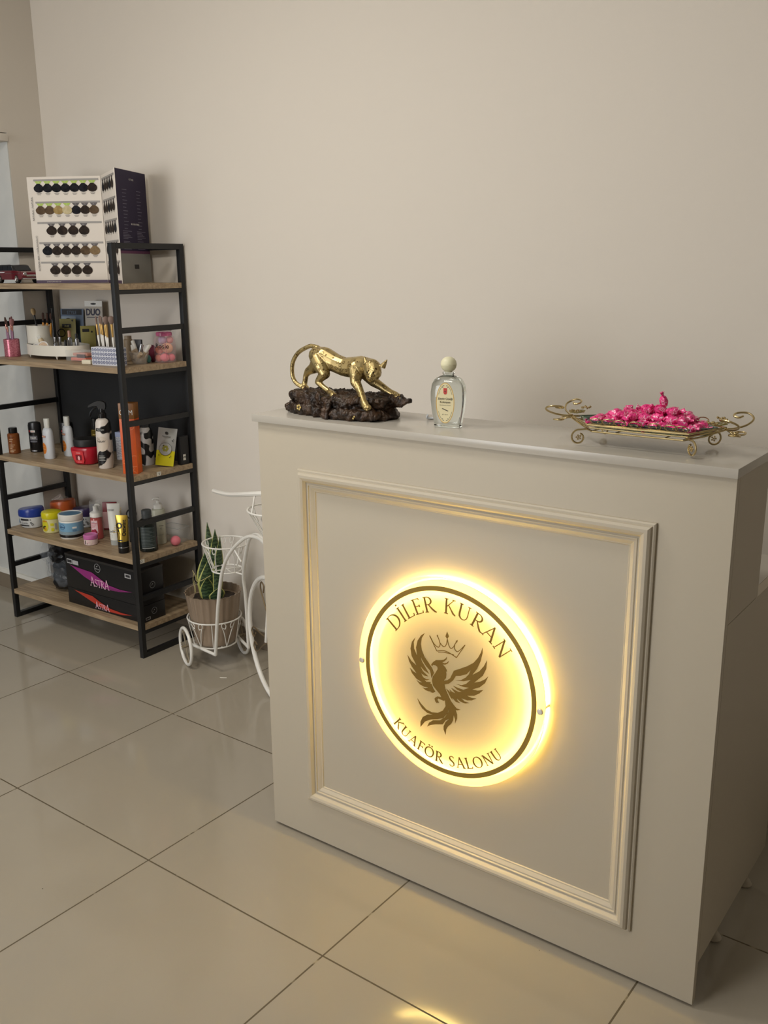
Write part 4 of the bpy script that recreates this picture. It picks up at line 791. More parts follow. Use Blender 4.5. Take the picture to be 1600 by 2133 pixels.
# pink jar
jar=thing('sponge_jar','clear plastic jar with a pink neck full of pink and peach sponges','jar',at(.812,.252,2),FR)
link('jar_body',LT([(0,0),(.037,.001),(.041,.006),(.042,.020),(.042,.082),(.038,.097),(.028,.106),(.028,.114)],seg=40),M('rosy_clear',(240,206,214),.08,alpha=.20),jar)
link('jar_neck',LT([(.0285,.100),(.031,.103),(.031,.113),(.0285,.116),(.027,.113),(.027,.103)],seg=40),M('pink_clear',(196,96,140),.2,alpha=.7),jar)
bm=bmesh.new(); tube(bm,[(.030*math.cos(q*PI/12),.030*math.sin(q*PI/12),.122) for q in range(24)],.0008,closed=True,seg=5); tube(bm,[(.012,-.0425,.094),(.014,-.0435,.05),(.013,-.0430,.02)],.0007,seg=5); link('wire_loop',bm,M('pink_wire',(150,90,110),.3,.5),jar)
d=Decal([INK]); d.text('Rosie',-.002,.066,.018,0,rot=-.03,bold=.01); d.text('BLENDING SPONGES',-.004,.054,.004,0,wmax=.030); d.wrap(.0424); d.out('lettering',jar,(0,0,0))
SPC=[M('sponge_pink',(226,120,132),.85),M('sponge_peach',(230,176,142),.85),M('sponge_coral',(216,120,84),.85),M('sponge_lilac',(190,172,206),.85),M('sponge_blush',(214,150,150),.85)]
for i,(x,y,z,r,m_,sz) in enumerate([(.002,-.020,.020,.0175,0,.9),(-.022,-.008,.018,.015,2,1),(.024,-.004,.019,.0145,0,1),(.0,.018,.019,.017,4,1),(-.018,-.012,.048,.016,2,1),(.012,-.014,.056,.020,1,1.15),(.010,.018,.050,.016,4,1),(-.020,.014,.045,.013,1,1),(-.006,-.006,.086,.016,3,1),(.020,.004,.086,.014,4,1)]):
    o=link('makeup_sponge',bmesh.new(),SPC[m_]); bm=bmesh.new(); ball(bm,(0,0,0),r,3,(1,1,sz)); 
    for f in bm.faces: f.smooth=True
    bm.to_mesh(o.data); bm.free(); o.location=at(.812,.252,2,z)+Matrix.Rotation(FR,3,'Z')@Vector((x,y,0)); o.rotation_euler=(.3*i,.2,i)
    tagp(o,['deep pink sponge, lowest at the front of the clear jar','orange sponge at the bottom left of the clear jar','deep pink sponge at the bottom right of the clear jar','blush sponge at the bottom back of the clear jar','orange sponge in the middle left of the clear jar','large peach sponge in the middle right of the clear jar','blush sponge in the middle back of the clear jar','small peach sponge in the middle back left of the jar','lilac sponge near the neck of the clear jar','blush sponge near the neck of the clear jar at the right'][i],'sponge')
# ---- third board: bottles ----
def bottle(nm,label,cat,a,b,k,parts,rz=FR,sx=1,sy=1,pw=2,tilt=None,seg=36,group=None,dz=0):
    o=thing(nm,label,cat,at(a,b,k,dz),rz,group)
    if tilt: o.rotation_euler=(tilt[0],tilt[1],rz)
    for pn,pr,mm in parts: link(pn,LT(pr,seg=seg,sx=sx,sy=sy,pw=pw),mm,o)
    return o
BRN=M('brown_bottle',(124,70,34),.3); CRMP=M('cream_print',(206,178,140),.5)
o=bottle('lotion_bottle','short brown bottle with a black cap at the left end of the bottle board','bottle',.036,.068,3,[('body',[(0,0),(.022,0),(.0245,.003),(.0245,.082),(.020,.087),(.0165,.088)],BRN),('cap',[(.0175,.088),(.018,.089),(.018,.109),(.0165,.111),(0,.111)],BLKP)])
d=Decal([M('brown_dark_print',(70,38,18),.4),CRMP]); 
for i,z in enumerate((.072,.062,.054,.038,.030,.024,.016,.009)): d.rect(-.012,z,.012-.006*(i%3),z+.0022,1 if i!=0 else 0)
d.wrap(.0247); d.out('label',o)
def hairb(a,b,label,rz):
    o=bottle('hair_gel_bottle',label,'bottle',a,b,3,[('body',[(0,0),(.026,0),(.028,.003),(.0285,.098)],M('black_gloss',(18,18,21),.2)),('cap',[(.0287,.098),(.0287,.116),(.026,.127),(.018,.130),(0,.131)],BLKP)],rz,sx=1,sy=.72)
    d=Decal([M('label_slate',(92,92,100),.4),WPR,RED,M('label_red',(150,44,48),.4),STEEL]); d.rect(-.018,.053,.018,.072,0); d.text('HAIR',0,.0635,.010,1,wmax=.026); d.rect(-.016,.044,.016,.051,0); d.rect(-.020,.088,-.013,.096,3); d.rect(-.010,.087,.010,.096,1); d.text('afro',0,.0915,.006,2,wmax=.016); d.rect(-.012,.004,.012,.010,4); d.wrap(.0290,.74); d.out('label',o)
hairb(.088,.140,'black bottle with a grey HAIR label standing left of the white bottles',FR*.8)
hairb(.205,.215,'black and dark blue bottle mostly hidden between the two white bottles',FR*1.2)
ACE=M('milky_plastic',(206,210,216),.35,alpha=.93); ORL=M('orange_label',(204,116,34),.45); RDL=M('red_outline',(172,44,70),.45)
def acet(a,b,label,rz):
    o=bottle('acetone_bottle',label,'bottle',a,b,3,[('body',[(0,0),(.027,0),(.029,.004),(.029,.060),(.0275,.100),(.0255,.116),(.019,.126),(.0145,.1285)],ACE),('cap',[(.0150,.1285),(.0152,.130),(.0160,.164),(.0150,.167),(0,.167)],M('natural_cap',(206,206,200),.4))],rz,sx=1,sy=.70)
    d=Decal([WHTP,ORL,RDL,CRMP]); d.ell(-.003,.044,.0185,.0255,0); d.ell(-.003,.044,.0170,.0238,1); d.rect(-.012,.052,.006,.0535,3); d.rect(-.014,.040,.008,.042,3); d.rect(-.018,.0905,.013,.0975,2); d.rect(-.0165,.0920,.0115,.0960,3)
    d.wrap(.0292,.72); d.out('label',o)
acet(.264,.078,'white plastic bottle with an orange round label, nearer the board front edge',-FR*.15)
acet(.285,.160,'white plastic bottle with an orange round label standing behind its twin',-FR*.15)
REDJ=M('red_gloss',(170,26,44),.22)
o=thing('hair_mask_tub','squat red tub with a black screw lid in front of the oil bottle','tub',at(.480,.102,3),FR*.55)
link('body',LT([(0,0),(.040,0),(.046,.004),(.054,.030),(.058,.060),(.056,.068),(.046,.072)],seg=40,sy=.92,pw=3.4),REDJ,o); link('lid',LT([(.050,.0725),(.052,.074),(.053,.094),(.050,.101),(.040,.103),(0,.103)],seg=48,sy=.95),M('black_lid',(24,24,25),.5),o)
d=Decal([M('bright_red_label',(206,54,60),.35),M('deep_red',(120,16,30),.4),M('pale_pink_print',(236,186,186),.5)]); d.poly([(-.034,.058),(.016,.058),(.018,.02),(.012,.008),(-.018,.008),(-.030,.022)],0); d.rect(-.020,.020,.008,.042,1); d.ell(-.006,.029,.005,.009,2); d.rect(-.016,.049,.004,.0515,2); d.rect(-.014,.012,.004,.0135,2)
for v in d.bm.verts: v.co.y-=.0500+.0022*(v.co.z/.01 if v.co.z<.04 else 4)*.0+ .00012*(v.co.z*1000-8)
d.out('label',o)
o=bottle('oil_bottle','amber oil bottle with a tall black cap behind the red tub','bottle',.402,.214,3,[('body',[(0,0),(.019,0),(.020,.003),(.020,.112),(.0165,.116)],M('amber_oil',(110,92,26),.1,0,.4)),('cap',[(.0170,.116),(.0175,.117),(.0175,.162),(0,.164)],BLKP)],sy=1)
d=Decal([M('gold_print',(176,152,70),.4)]); d.rect(-.010,.094,.008,.0965); d.rect(-.012,.086,.006,.088); d.rect(-.010,.1135,.010,.115); d.wrap(.0203); d.out('label',o)
# cow pattern trigger bottle
COW=tex_mat('cow_pattern','blotch',(20,20,22),(218,210,202),26,.35,0,.47)
o=bottle('spray_bottle','trigger spray bottle with a black and white cow pattern right of the red tub','bottle',.620,.080,3,[('body',[(0,0),(.028,0),(.0305,.004),(.0310,.100),(.0305,.150),(.029,.180),(.024,.193),(.014,.199)],COW),('spray_neck',[(.0145,.199),(.016,.200),(.016,.216),(.011,.222),(.010,.236)],BLKP)],FR*.9)
bm=bmesh.new(); prism(bm,[(.014,.232),(.018,.246),(.016,.258),(.006,.265),(-.012,.266),(-.030,.259),(-.050,.248),(-.052,.240),(-.034,.246),(-.016,.246),(-.010,.232)],-.008,.008); link('spray_head',bm,BLKP,o)
bm=TB([(-.014,0,.244),(-.030,0,.236),(-.043,0,.222),(-.050,0,.206)],.0042,sm=4,flat=1.4); link('trigger',bm,BLKP,o)
d=Decal([M('cow_label_black',(22,22,24),.4),INK,WPR,M('label_cream',(212,200,186),.4)]); d.poly([(-.024,.150),(.018,.150),(.020,.157),(.016,.162),(-.024,.162)],0); d.text('MILKY BOX',-.002,.156,.005,2,wmax=.03); d.ell(.0,.100,.026,.030,3,40); d.text('THERAPY',-.003,.110,.008,1,bold=.02,wmax=.036); d.text('milk',-.012,.120,.005,1)
for k in range(3): d.rect(-.018,.098-k*.005,.016-.005*k,.0995-k*.005,1)
d.ell(-.006,.046,.020,.026,0,36)
for k in range(4): d.rect(-.018,.052-k*.006,.006+.003*(k%2),.0532-k*.006,2)
d.ring(.019,.070,.004,.0052,1,20); d.wrap(.0312); d.out('label',o)
# white box with wavy pattern, behind
o=link('product_box',BX(-.030,.030,-.018,.018,0,.115,.0008),tex_mat('wave_print','wave',(150,154,168),(214,216,220),46,.5),None,at(.552,.235,3),FR*.5); tagp(o,'white box printed with grey waves behind the cow pattern spray bottle','box')
link('box_top_band',BX(-.0303,.0303,-.0183,.0183,.096,.1152),M('pale_blue_band',(160,172,204),.5),o)
o=thing('slim_bottle','tall thin dark bottle with a bronze rim squeezed against the shelf post','bottle',at(.704,.108,3),FR); link('body',LT([(0,0),(.010,0),(.012,.003),(.012,.190),(.008,.196)],seg=20),M('dark_wine_bottle',(54,32,30),.2),o); link('cap',LT([(.0085,.196),(.0088,.198),(.0075,.243),(0,.245)],seg=16),BLKP,o); link('bronze_edge',LT([(.0123,.12),(.0126,.122),(.0126,.192),(.0123,.194)],seg=20),M('bronze_foil',(150,120,84),.35,.6),o)
# orange tall container
OR=M('orange_print',(218,92,34),.35); ORLN=M('pale_orange_line',(244,160,104),.4)
o=thing('hairspray_box','tall orange box with pale circles and a brown top band beside the shelf post','box',at(.786,.072,3),math.radians(30))
link('carton',BX(-.030,.030,-.024,.024,0,.272,.001),OR,o); link('top_band',BX(-.0303,.0303,-.0243,.0243,.212,.2722,.001),M('brown_band',(128,82,34),.35),o)
d=Decal([OR,ORLN,WPR])
for x,z,r in((.012,.188,.017),(-.010,.122,.010),(.0,.092,.007),(.020,.050,.022),(-.022,.046,.006),(.006,.022,.010),(.012,.0,.012),(-.012,.208,.014)):
    pts=[(x+r*math.cos(q*PI/16),z+r*math.sin(q*PI/16)) for q in range(32)]
    for q in range(32):
        a_,b_=pts[q],pts[(q+1)%32]
        if abs(a_[0])<.0295 and abs(b_[0])<.0295 and .002<a_[1]<.211 and .002<b_[1]<.211:
            c_=[(x+(r-.0012)*math.cos(w_*PI/16),z+(r-.0012)*math.sin(w_*PI/16)) for w_ in(q,q+1)]; d.poly([a_,b_,c_[1],c_[0]],1)
d.text('CE-M',-.001,.238,.020,2,wmax=.052); d.rect(-.029,.208,-.018,.209,1); d.out('printed_front',o,(0,-.0245,0))
bm=bmesh.new(); box(bm,-.0312,-.0303,-.02,.02,.06,.25); link('red_side_flap',bm,M('dark_red',(110,20,24),.4),o)
COW2=tex_mat('cow_pattern_fine','blotch',(20,20,22),(196,192,188),34,.35,0,.5)
bottle('cow_shampoo_bottle','cow pattern bottle with a dark translucent cap behind the orange box','bottle',.712,.212,3,[('body',[(0,0),(.026,0),(.028,.004),(.028,.120),(.025,.140),(.018,.152)],COW2),('cap',[(.0185,.152),(.019,.154),(.0185,.182),(0,.184)],M('smoke_cap',(56,58,62),.2,alpha=.8))])
# yellow sachet leaning
SIL=M('sachet_silver',(176,178,178),.25,.3); YEL=M('sachet_yellow',(214,206,36),.3)
o=thing('mask_sachet','upright silver and yellow face mask sachet with a ringed flower at the right end','sachet',at(.808,.212,3,.005),math.radians(34)); 
W=[(-.036,0),(.036,0),(.038,.150),(-.038,.150)]
bm=bmesh.new(); n=10; gr=[[bm.verts.new((-.036-.002*(j/n)+(.072+.004*j/n)*i/n,-.006*math.sin(PI*i/n)*math.sin(PI*min(1,j/(n-1.0))),.150*j/n)) for i in range(n+1)] for j in range(n+1)]
g2=[[bm.verts.new((v.co.x,.0015-v.co.y*.6,v.co.z)) for v in r] for r in gr]
for G2 in(gr,g2):
    for j in range(n):
        for i in range(n): bm.faces.new((G2[j][i],G2[j][i+1],G2[j+1][i+1],G2[j+1][i])).material_index=1 if j<4 else 0
link('pouch',bm,[SIL,YEL],o); o.rotation_euler=(math.radians(-13),math.radians(6),math.radians(34))
d=Decal([SIL,YEL,INK,M('flower_olive',(150,146,60),.5),GRY]); d.ring(.0,.066,.0245,.0255,2,40); d.ell(0,.066,.0245,.0245,0,36)
for k in range(6): d.ell(.008*math.cos(k*1.05),.068+.008*math.sin(k*1.05),.0055,.0055,3,10)
d.ell(-.008,.078,.004,.004,2,8); d.ell(-.002,.130,.006,.0055,2); d.text('Natureday',0,.117,.006,2,wmax=.04); d.rect(-.010,.111,.010,.112,4); d.rect(-.014,.050,.014,.0515,4); d.rect(-.012,.046,.012,.047,4)
for x,z in((.024,.102),(.029,.105),(.027,.098),(-.024,.040),(.024,.040),(.020,.035)): d.ell(x,z,.0022,.0018,2,8)
d.out('printed_front',o,(0,-.0075,0))
o=thing('black_box','narrow black box with a small white sticker against the right rear shelf post','box',at(.834,.302,3),SYAW); link('carton',BX(-.014,.008,-.030,.014,0,.115,.001),M('matt_black_card',(24,24,26),.55),o)
d=Decal([STK,INK]); d.rect(-.007,-.012,.007,.012,0); d.text('3',0,0,.012,1,rot=PI/2,bold=.03); q=d.out('sticker',o,(.0085,-.012,.030)); q.rotation_euler=(0,0,PI/2)
# ---- fourth board: creams ----
CW2=M('jar_white',(206,208,208),.35); BLU=M('royal_blue_lid',(34,58,140),.28)
def wavy_lid(o,r,z0,h,mm,amp=.010,sy=.85):
    bm=LT([(r,z0),(r+.001,z0+.002),(r+.001,z0+h*.75),(r-.003,z0+h*.95),(r*.6,z0+h),(r*.3,z0+h),(0,z0+h)],seg=48,sy=sy)
    for v in bm.verts:
        if v.co.z>z0+h*.7: v.co.z+=amp*math.sin(v.co.x/r*2.2+.3)*.8+ (0 if abs(v.co.x)>r*.95 else 0)
    return link('lid',bm,mm,o)
def collagen(a,b,lidm,label,rz,nm='cream_tub'):
    o=thing(nm,label,'tub',at(a,b,4),rz); link('body',LT([(0,0),(.042,0),(.048,.004),(.0545,.025),(.0560,.050)],seg=48,sy=.85),CW2,o); wavy_lid(o,.0568,.051,.034,lidm,.006)
    d=Decal([CW2,INK,M('collagen_blue',(80,150,196),.4),GRY]); d.rect(-.020,.036,.022,.0445,1); d.text('COLLAGEN',0,.0255,.007,1,wmax=.034); d.rect(-.022,.012,.022,.0175,1); d.rect(-.012,.031,.012,.032,3); d.ell(-.042,.028,.007,.010,2)
    for x,z,r in((-.028,.027,.0045),(-.033,.038,.0028),(.032,.028,.0040),(.038,.020,.005),(-.031,.014,.0045),(.030,.040,.003)): d.ring(x,z,r*.62,r,1,16)
    for v in d.bm.verts: v.co.y-=.0
    d.wrap(.0552,.87); q=d.out('label',o); return o
collagen(.070,.092,BLU,'round white tub with a wavy royal blue lid, leftmost on its board',FR*.4)
collagen(.262,.230,M('purple_lid',(56,42,84),.3),'round white tub with a dark purple lid behind the pale blue jar',FR*.5)
ORG=M('orange_tub',(196,94,44),.3)
o=thing('cream_tub','orange wavy tub under thin film behind the yellow jar','tub',at(.096,.238,4),FR*.4); link('body',LT([(0,0),(.044,0),(.050,.004),(.056,.05)],seg=48,sy=.85),ORG,o); wavy_lid(o,.058,.051,.040,ORG,.007)
bm=bmesh.new(); tube(bm,[(-.052,0,.088),(-.03,-.02,.094),(-.008,-.01,.104),(-.002,0,.118)],.002,seg=5); 
V=[bm.verts.new(p) for p in((-.05,-.02,.092),(-.015,-.03,.097),(.0,-.01,.122),(-.012,.02,.104),(.03,-.02,.096),(.055,.0,.098),(.01,.02,.103))]
for f in((0,1,2),(0,2,3),(1,4,2),(4,5,6),(2,4,6),(2,6,3)): bm.faces.new([V[i] for i in f])
link('shrink_film',bm,M('thin_film',(220,210,205),.1,alpha=.25),o)
o=thing('cream_jar','yellow-lidded lemon cream jar between the blue tub and the pale blue jar','jar',at(.217,.090,4),FR*.8)
link('body',LT([(0,0),(.036,0),(.0395,.004),(.0405,.055),(.0405,.062)],seg=40),M('pale_yellow_jar',(212,206,150),.3),o)
bm=LT([(.0420,.062),(.0430,.064),(.0430,.082),(.040,.089),(.030,.092),(0,.092)],seg=40); box(bm,.034,.049,-.006,.006,.083,.088,.001); link('lid',bm,M('lemon_lid',(206,196,24),.3),o)
d=Decal([M('lemon_print',(206,198,40),.4),M('leaf_black',(30,36,18),.5),M('orange_ban',(196,140,30),.4),GRY]); d.ell(-.018,.034,.019,.026,0); d.rect(-.028,.050,-.004,.056,2); d.ell(-.014,.020,.006,.008,2); d.ell(-.024,.024,.006,.007,1); d.ell(-.016,.031,.006,.003,1); d.rect(.012,.010,.024,.024,0); d.rect(.010,.034,.024,.045,0); d.rect(.028,.018,.036,.044,3); d.wrap(.0409); d.out('label',o)
o=thing('cream_jar','large pale blue and white cream jar with a black base band','jar',at(.362,.078,4),FR*.9)
link('body',LT([(0,0),(.044,0),(.047,.003),(.0485,.010),(.0490,.075),(.0480,.078)],seg=48),WHTP,o); link('lid',LT([(.0490,.079),(.0500,.081),(.0500,.102),(.047,.105),(.0455,.1045),(.045,.101),(0,.101)],seg=48),WHTP,o); link('lid_disc',LT([(.0448,.1012),(.0448,.1018),(0,.1018)],seg=48),M('lid_blue',(96,136,168),.2),o)
d=Decal([M('jar_blue',(116,160,190),.35),BLKP,WPR,M('jar_navy',(34,62,110),.4),M('jar_midgrey',(130,150,160),.35)]); d.grid(-.110,.034,.110,.072,0,40); d.grid(-.110,.022,.110,.034,4,40); d.grid(-.150,.009,.150,.0205,1,50); d.text('Softer',-.022,.055,.009,3,wmax=.026); d.ring(-.022,.055,.010,.0112,3,24,k=1.2); d.rect(.022,.048,.040,.055,2); d.rect(-.032,.030,-.006,.0325,2)
for k in range(4): d.rect(.022,.042-k*.003,.038,.043-k*.003,3)
d.wrap(.0493); d.out('label',o)
o=thing('mini_jar','small pink-lidded pot at the front edge in front of the pink foam bottle','jar',at(.517,.052,4),FR)
link('body',LT([(0,0),(.024,0),(.0265,.003),(.0275,.024)],seg=36),M('pale_pink_jar',(222,196,196),.35),o); link('lid',LT([(.0280,.0245),(.0290,.026),(.0290,.040),(.026,.043),(.022,.043),(.021,.041),(0,.041)],seg=36),M('orchid_lid',(196,110,168),.3),o)
d=Decal([M('mini_cream',(224,210,196),.4),INK,M('mini_pink',(196,120,160),.4)]); d.rect(-.012,.006,.010,.022,0); d.rect(-.018,.006,-.0145,.022,1); 
for k in range(4): d.rect(-.010,.019-k*.003,.007,.020-k*.003,2)
d.rect(-.010,.0075,-.004,.0095,1); d.wrap(.0278); d.out('label',o)
PKL=M('pink_liquid',(176,84,80),.15,alpha=.85)
o=thing('foam_pump_bottle','pink foam pump bottle with a white pump under a clear hood','bottle',at(.470,.124,4),FR)
link('body',LT([(0,0),(.022,0),(.0245,.003),(.0245,.088),(.021,.094)],seg=36),PKL,o); link('collar',LT([(.0225,.094),(.0250,.095),(.0250,.110),(.023,.113),(.012,.118),(.010,.124),(.010,.140),(0,.141)],seg=36),WHTP,o); link('nozzle',TB([(0,0,.141),(.004,0,.145),(.016,0,.145),(.019,0,.141)],.0046,sm=3),WHTP,o)
link('clear_hood',LT([(.0245,.113),(.0235,.160),(.021,.163),(0,.163)],seg=36),M('hood_plastic',(226,230,232),.08,alpha=.16),o)
d=Decal([M('pump_label',(222,192,196),.4),RDL,M('berry',(150,30,60),.4),INK]); d.poly([(-.020,.082),(.010,.082),(.011,.030),(.004,.024),(-.016,.022),(-.020,.04)],0); d.text('Komvi',-.008,.076,.004,3,wmax=.015); d.rect(-.018,.0695,.008,.071,1)
for k in range(4): d.rect(-.017,.064-k*.004,.006-.003*k,.0652-k*.004,1)
for x,z,r in((-.010,.036,.008),(-.002,.040,.006),(.003,.033,.005)): d.ell(x,z,r,r,2)
d.wrap(.0248); d.out('label',o)
o=pack('refill_pouch',.412,.240,4,.0015,.060,.120,[M('pouch_red',(128,26,34),.35),M('pouch_pink',(196,96,110),.4),M('pouch_pale',(214,170,170),.4),BLKP],lambda d:(d.rect(-.031,.006,.031,.078,2),d.poly([(-.020,.076),(.008,.076),(.026,.060),(.026,.024),(.010,.014),(-.020,.014)],0),d.ell(-.004,.060,.014,.012,1),d.ell(-.008,.030,.010,.008,1)),'red and pink pouch pack behind the foam pump bottle','package',FR,-.05,.012)
# tubes
def tubepack(nm,a,b,w_,h,capr,caph,mb,mc,label,rz,decalf,mats,csy=1):
    o=thing(nm,label,'tube',at(a,b,4),rz); bm=bmesh.new(); seg=32; R=[]
    for i in range(9):
        f=i/8; z=caph+(h-caph)*f; rx=capr+(w_/2-capr)*f**.7; ry=capr*(1-f)**.8+.0012
        R.append([bm.verts.new((rx*math.cos(2*PI*q/seg),ry*math.sin(2*PI*q/seg),z)) for q in range(seg)])
    for p_,q_ in zip(R,R[1:]):
        for i in range(seg): bm.faces.new((p_[i],p_[(i+1)%seg],q_[(i+1)%seg],q_[i]))
    bm.faces.new(R[0][::-1]); bm.faces.new(R[-1]); link('tube_body',bm,mb,o)
    link('cap',LT([(0,0),(capr*.97,0),(capr,.002),(capr,caph-.001)],seg=32),mc,o)
    d=Decal(mats); decalf(d)
    for v in d.bm.verts:
        f=max(0,min(1,(v.co.z-caph)/(h-caph))); rx=capr+(w_/2-capr)*f**.7; ry=capr*(1-f)**.8+.0012; k=max(0,1-(v.co.x/rx)**2); v.co.y+=-ry*math.sqrt(k)-.0003
    d.out('printed_front',o); return o
LGR=M('lemon_gold',(216,186,96),.4); LGRY=M('tube_greyprint',(150,152,150),.5)
tubepack('hand_cream_tube',.606,.108,.054,.172,.0215,.022,M('pearl_white',(216,216,210),.3),M('frosted_cap',(206,212,210),.2,alpha=.55),'tall white cream tube with gold handwriting behind the gold tube',FR,lambda d:([d.rect(.0+.0024*k-.006,.054+.007*k,.010+.0016*k,.0558+.007*k,0) for k in range(15)],d.text('COLWAY',-.010,.146,.009,1,wmax=.028),d.text('Lady',-.010,.060,.011,1,rot=.05),[d.rect(-.018,.044-k*.005,-.006,.0452-k*.005,2) for k in range(3)]),[LGR,INK,LGRY])
GT2=M('gold_tube',(190,160,70),.28,.7)
tubepack('hair_gel_tube',.722,.050,.050,.152,.0215,.048,GT2,BLKP,'gold and black hair gel tube with upright lettering at the shelf post',FR*.9,lambda d:(d.text('Ostwint',.010,.103,.014,0,rot=PI/2,bold=.03,wmax=.080),d.ring(-.0085,.112,.0065,.0125,0,30),d.poly([(-.022,.108),(-.012,.100),(-.004,.080),(-.006,.062),(-.016,.060)],0),d.rect(-.018,.0515,.004,.057,0)),[BLKP,GT2])
link('silver_line',LT([(.0217,.0225),(.0219,.023),(.0219,.0242),(.0217,.0247)],seg=32),STEEL,[x for x in bpy.data.objects if x.name=='hair_gel_tube'][0])
o=thing('round_mirror','black-cased disc with a grey face standing upright behind the tubes','mirror',at(.640,.170,4),(0,0,FR)); bm=LT([(0,0),(.021,0),(.022,.002),(.022,.006),(.021,.008),(0,.008)],seg=40); link('case',bm,BLKP,o,(0,0,.035+.085),(PI/2,0,0)); bm=LT([(0,.0082),(.016,.0082),(.016,.0088),(0,.0088)],seg=40); link('glass',bm,M('grey_face',(120,122,124),.2),o,(0,0,.035+.085),(PI/2,0,0)); link('holder',BX(-.014,.014,-.008,.006,0,.100,.002),BLKP,o)
# dark bottle with grey cap
o=bottle('shampoo_bottle','black bottle with a grey cap and grey small print right of the shelf post','bottle',.786,.122,4,[('body',[(0,0),(.032,0),(.036,.004),(.036,.112),(.033,.124),(.022,.132),(.0185,.134)],M('black_green_bottle',(20,26,24),.15)),('cap',[(.0190,.134),(.0200,.136),(.0200,.146),(.0188,.147),(.0188,.149),(.0200,.150),(.0196,.166),(.016,.169),(0,.170)],M('slate_cap',(74,78,80),.4))],math.radians(50),sy=.86)
d=Decal([M('slate_label',(52,62,62),.35),M('slate_print',(112,122,122),.5),WPR]); d.grid(-.030,.014,.032,.104,0,14)
for k in range(13): d.rect(-.027,.098-k*.006,.028-.010*((k*5)%3),.0992-k*.006,1)
d.rect(-.025,.017,.024,.0185,2); d.wrap(.0365,.88); d.out('label',o)
o=bottle('pump_bottle','pale cream pump bottle with a white pump behind the black bottle','bottle',.742,.222,4,[('body',[(0,0),(.024,0),(.026,.003),(.026,.138),(.024,.143),(.016,.145)],M('pale_cream_bottle',(196,196,178),.35)),('collar',[(.0165,.145),(.018,.146),(.018,.162),(.015,.165),(.008,.168),(.0065,.170),(.0065,.180)],WHTP)],math.radians(48),pw=3.5)
link('nozzle',TB([(-.020,0,.182),(-.012,0,.187),(.0,0,.188),(.006,0,.186)],.0048,sm=3),WHTP,o)
d=Decal([WPR,INK,LGRY]); d.rect(.0,.078,.018,.0795,1); d.text('C',.008,.068,.007,1); d.rect(-.016,.040,.016,.041,2); d.out('label',o,(0,-.0264,0))
# clear plastic box with a pink ball
o=thing('clear_box','clear plastic box lying on its side along the rear of the cream board','box',at(.768,.286,4),SYAW)
bm=bmesh.new(); box(bm,-.060,.050,-.032,.032,0,.062,.004); link('box_shell',bm,M('box_plastic',(226,230,230),.06,alpha=.17),o); bm=bmesh.new(); tube(bm,[(-.058,-.031,.060),(.048,-.031,.060),(.048,.031,.060),(-.058,.031,.060)],.0012,closed=True,seg=6); link('box_rim',bm,M('frosted_rim',(206,210,210),.2,alpha=.6),o)
o=link('pink_ball',bmesh.new(),M('pink_puff',(220,122,134),.8)); bm=bmesh.new(); ball(bm,(0,0,0),.0205,3); 
for f in bm.faces: f.smooth=True
bm.to_mesh(o.data); bm.free(); o.location=at(.826,.228,4,.0206); tagp(o,'round pink puff ball in front of the clear plastic box','ball')
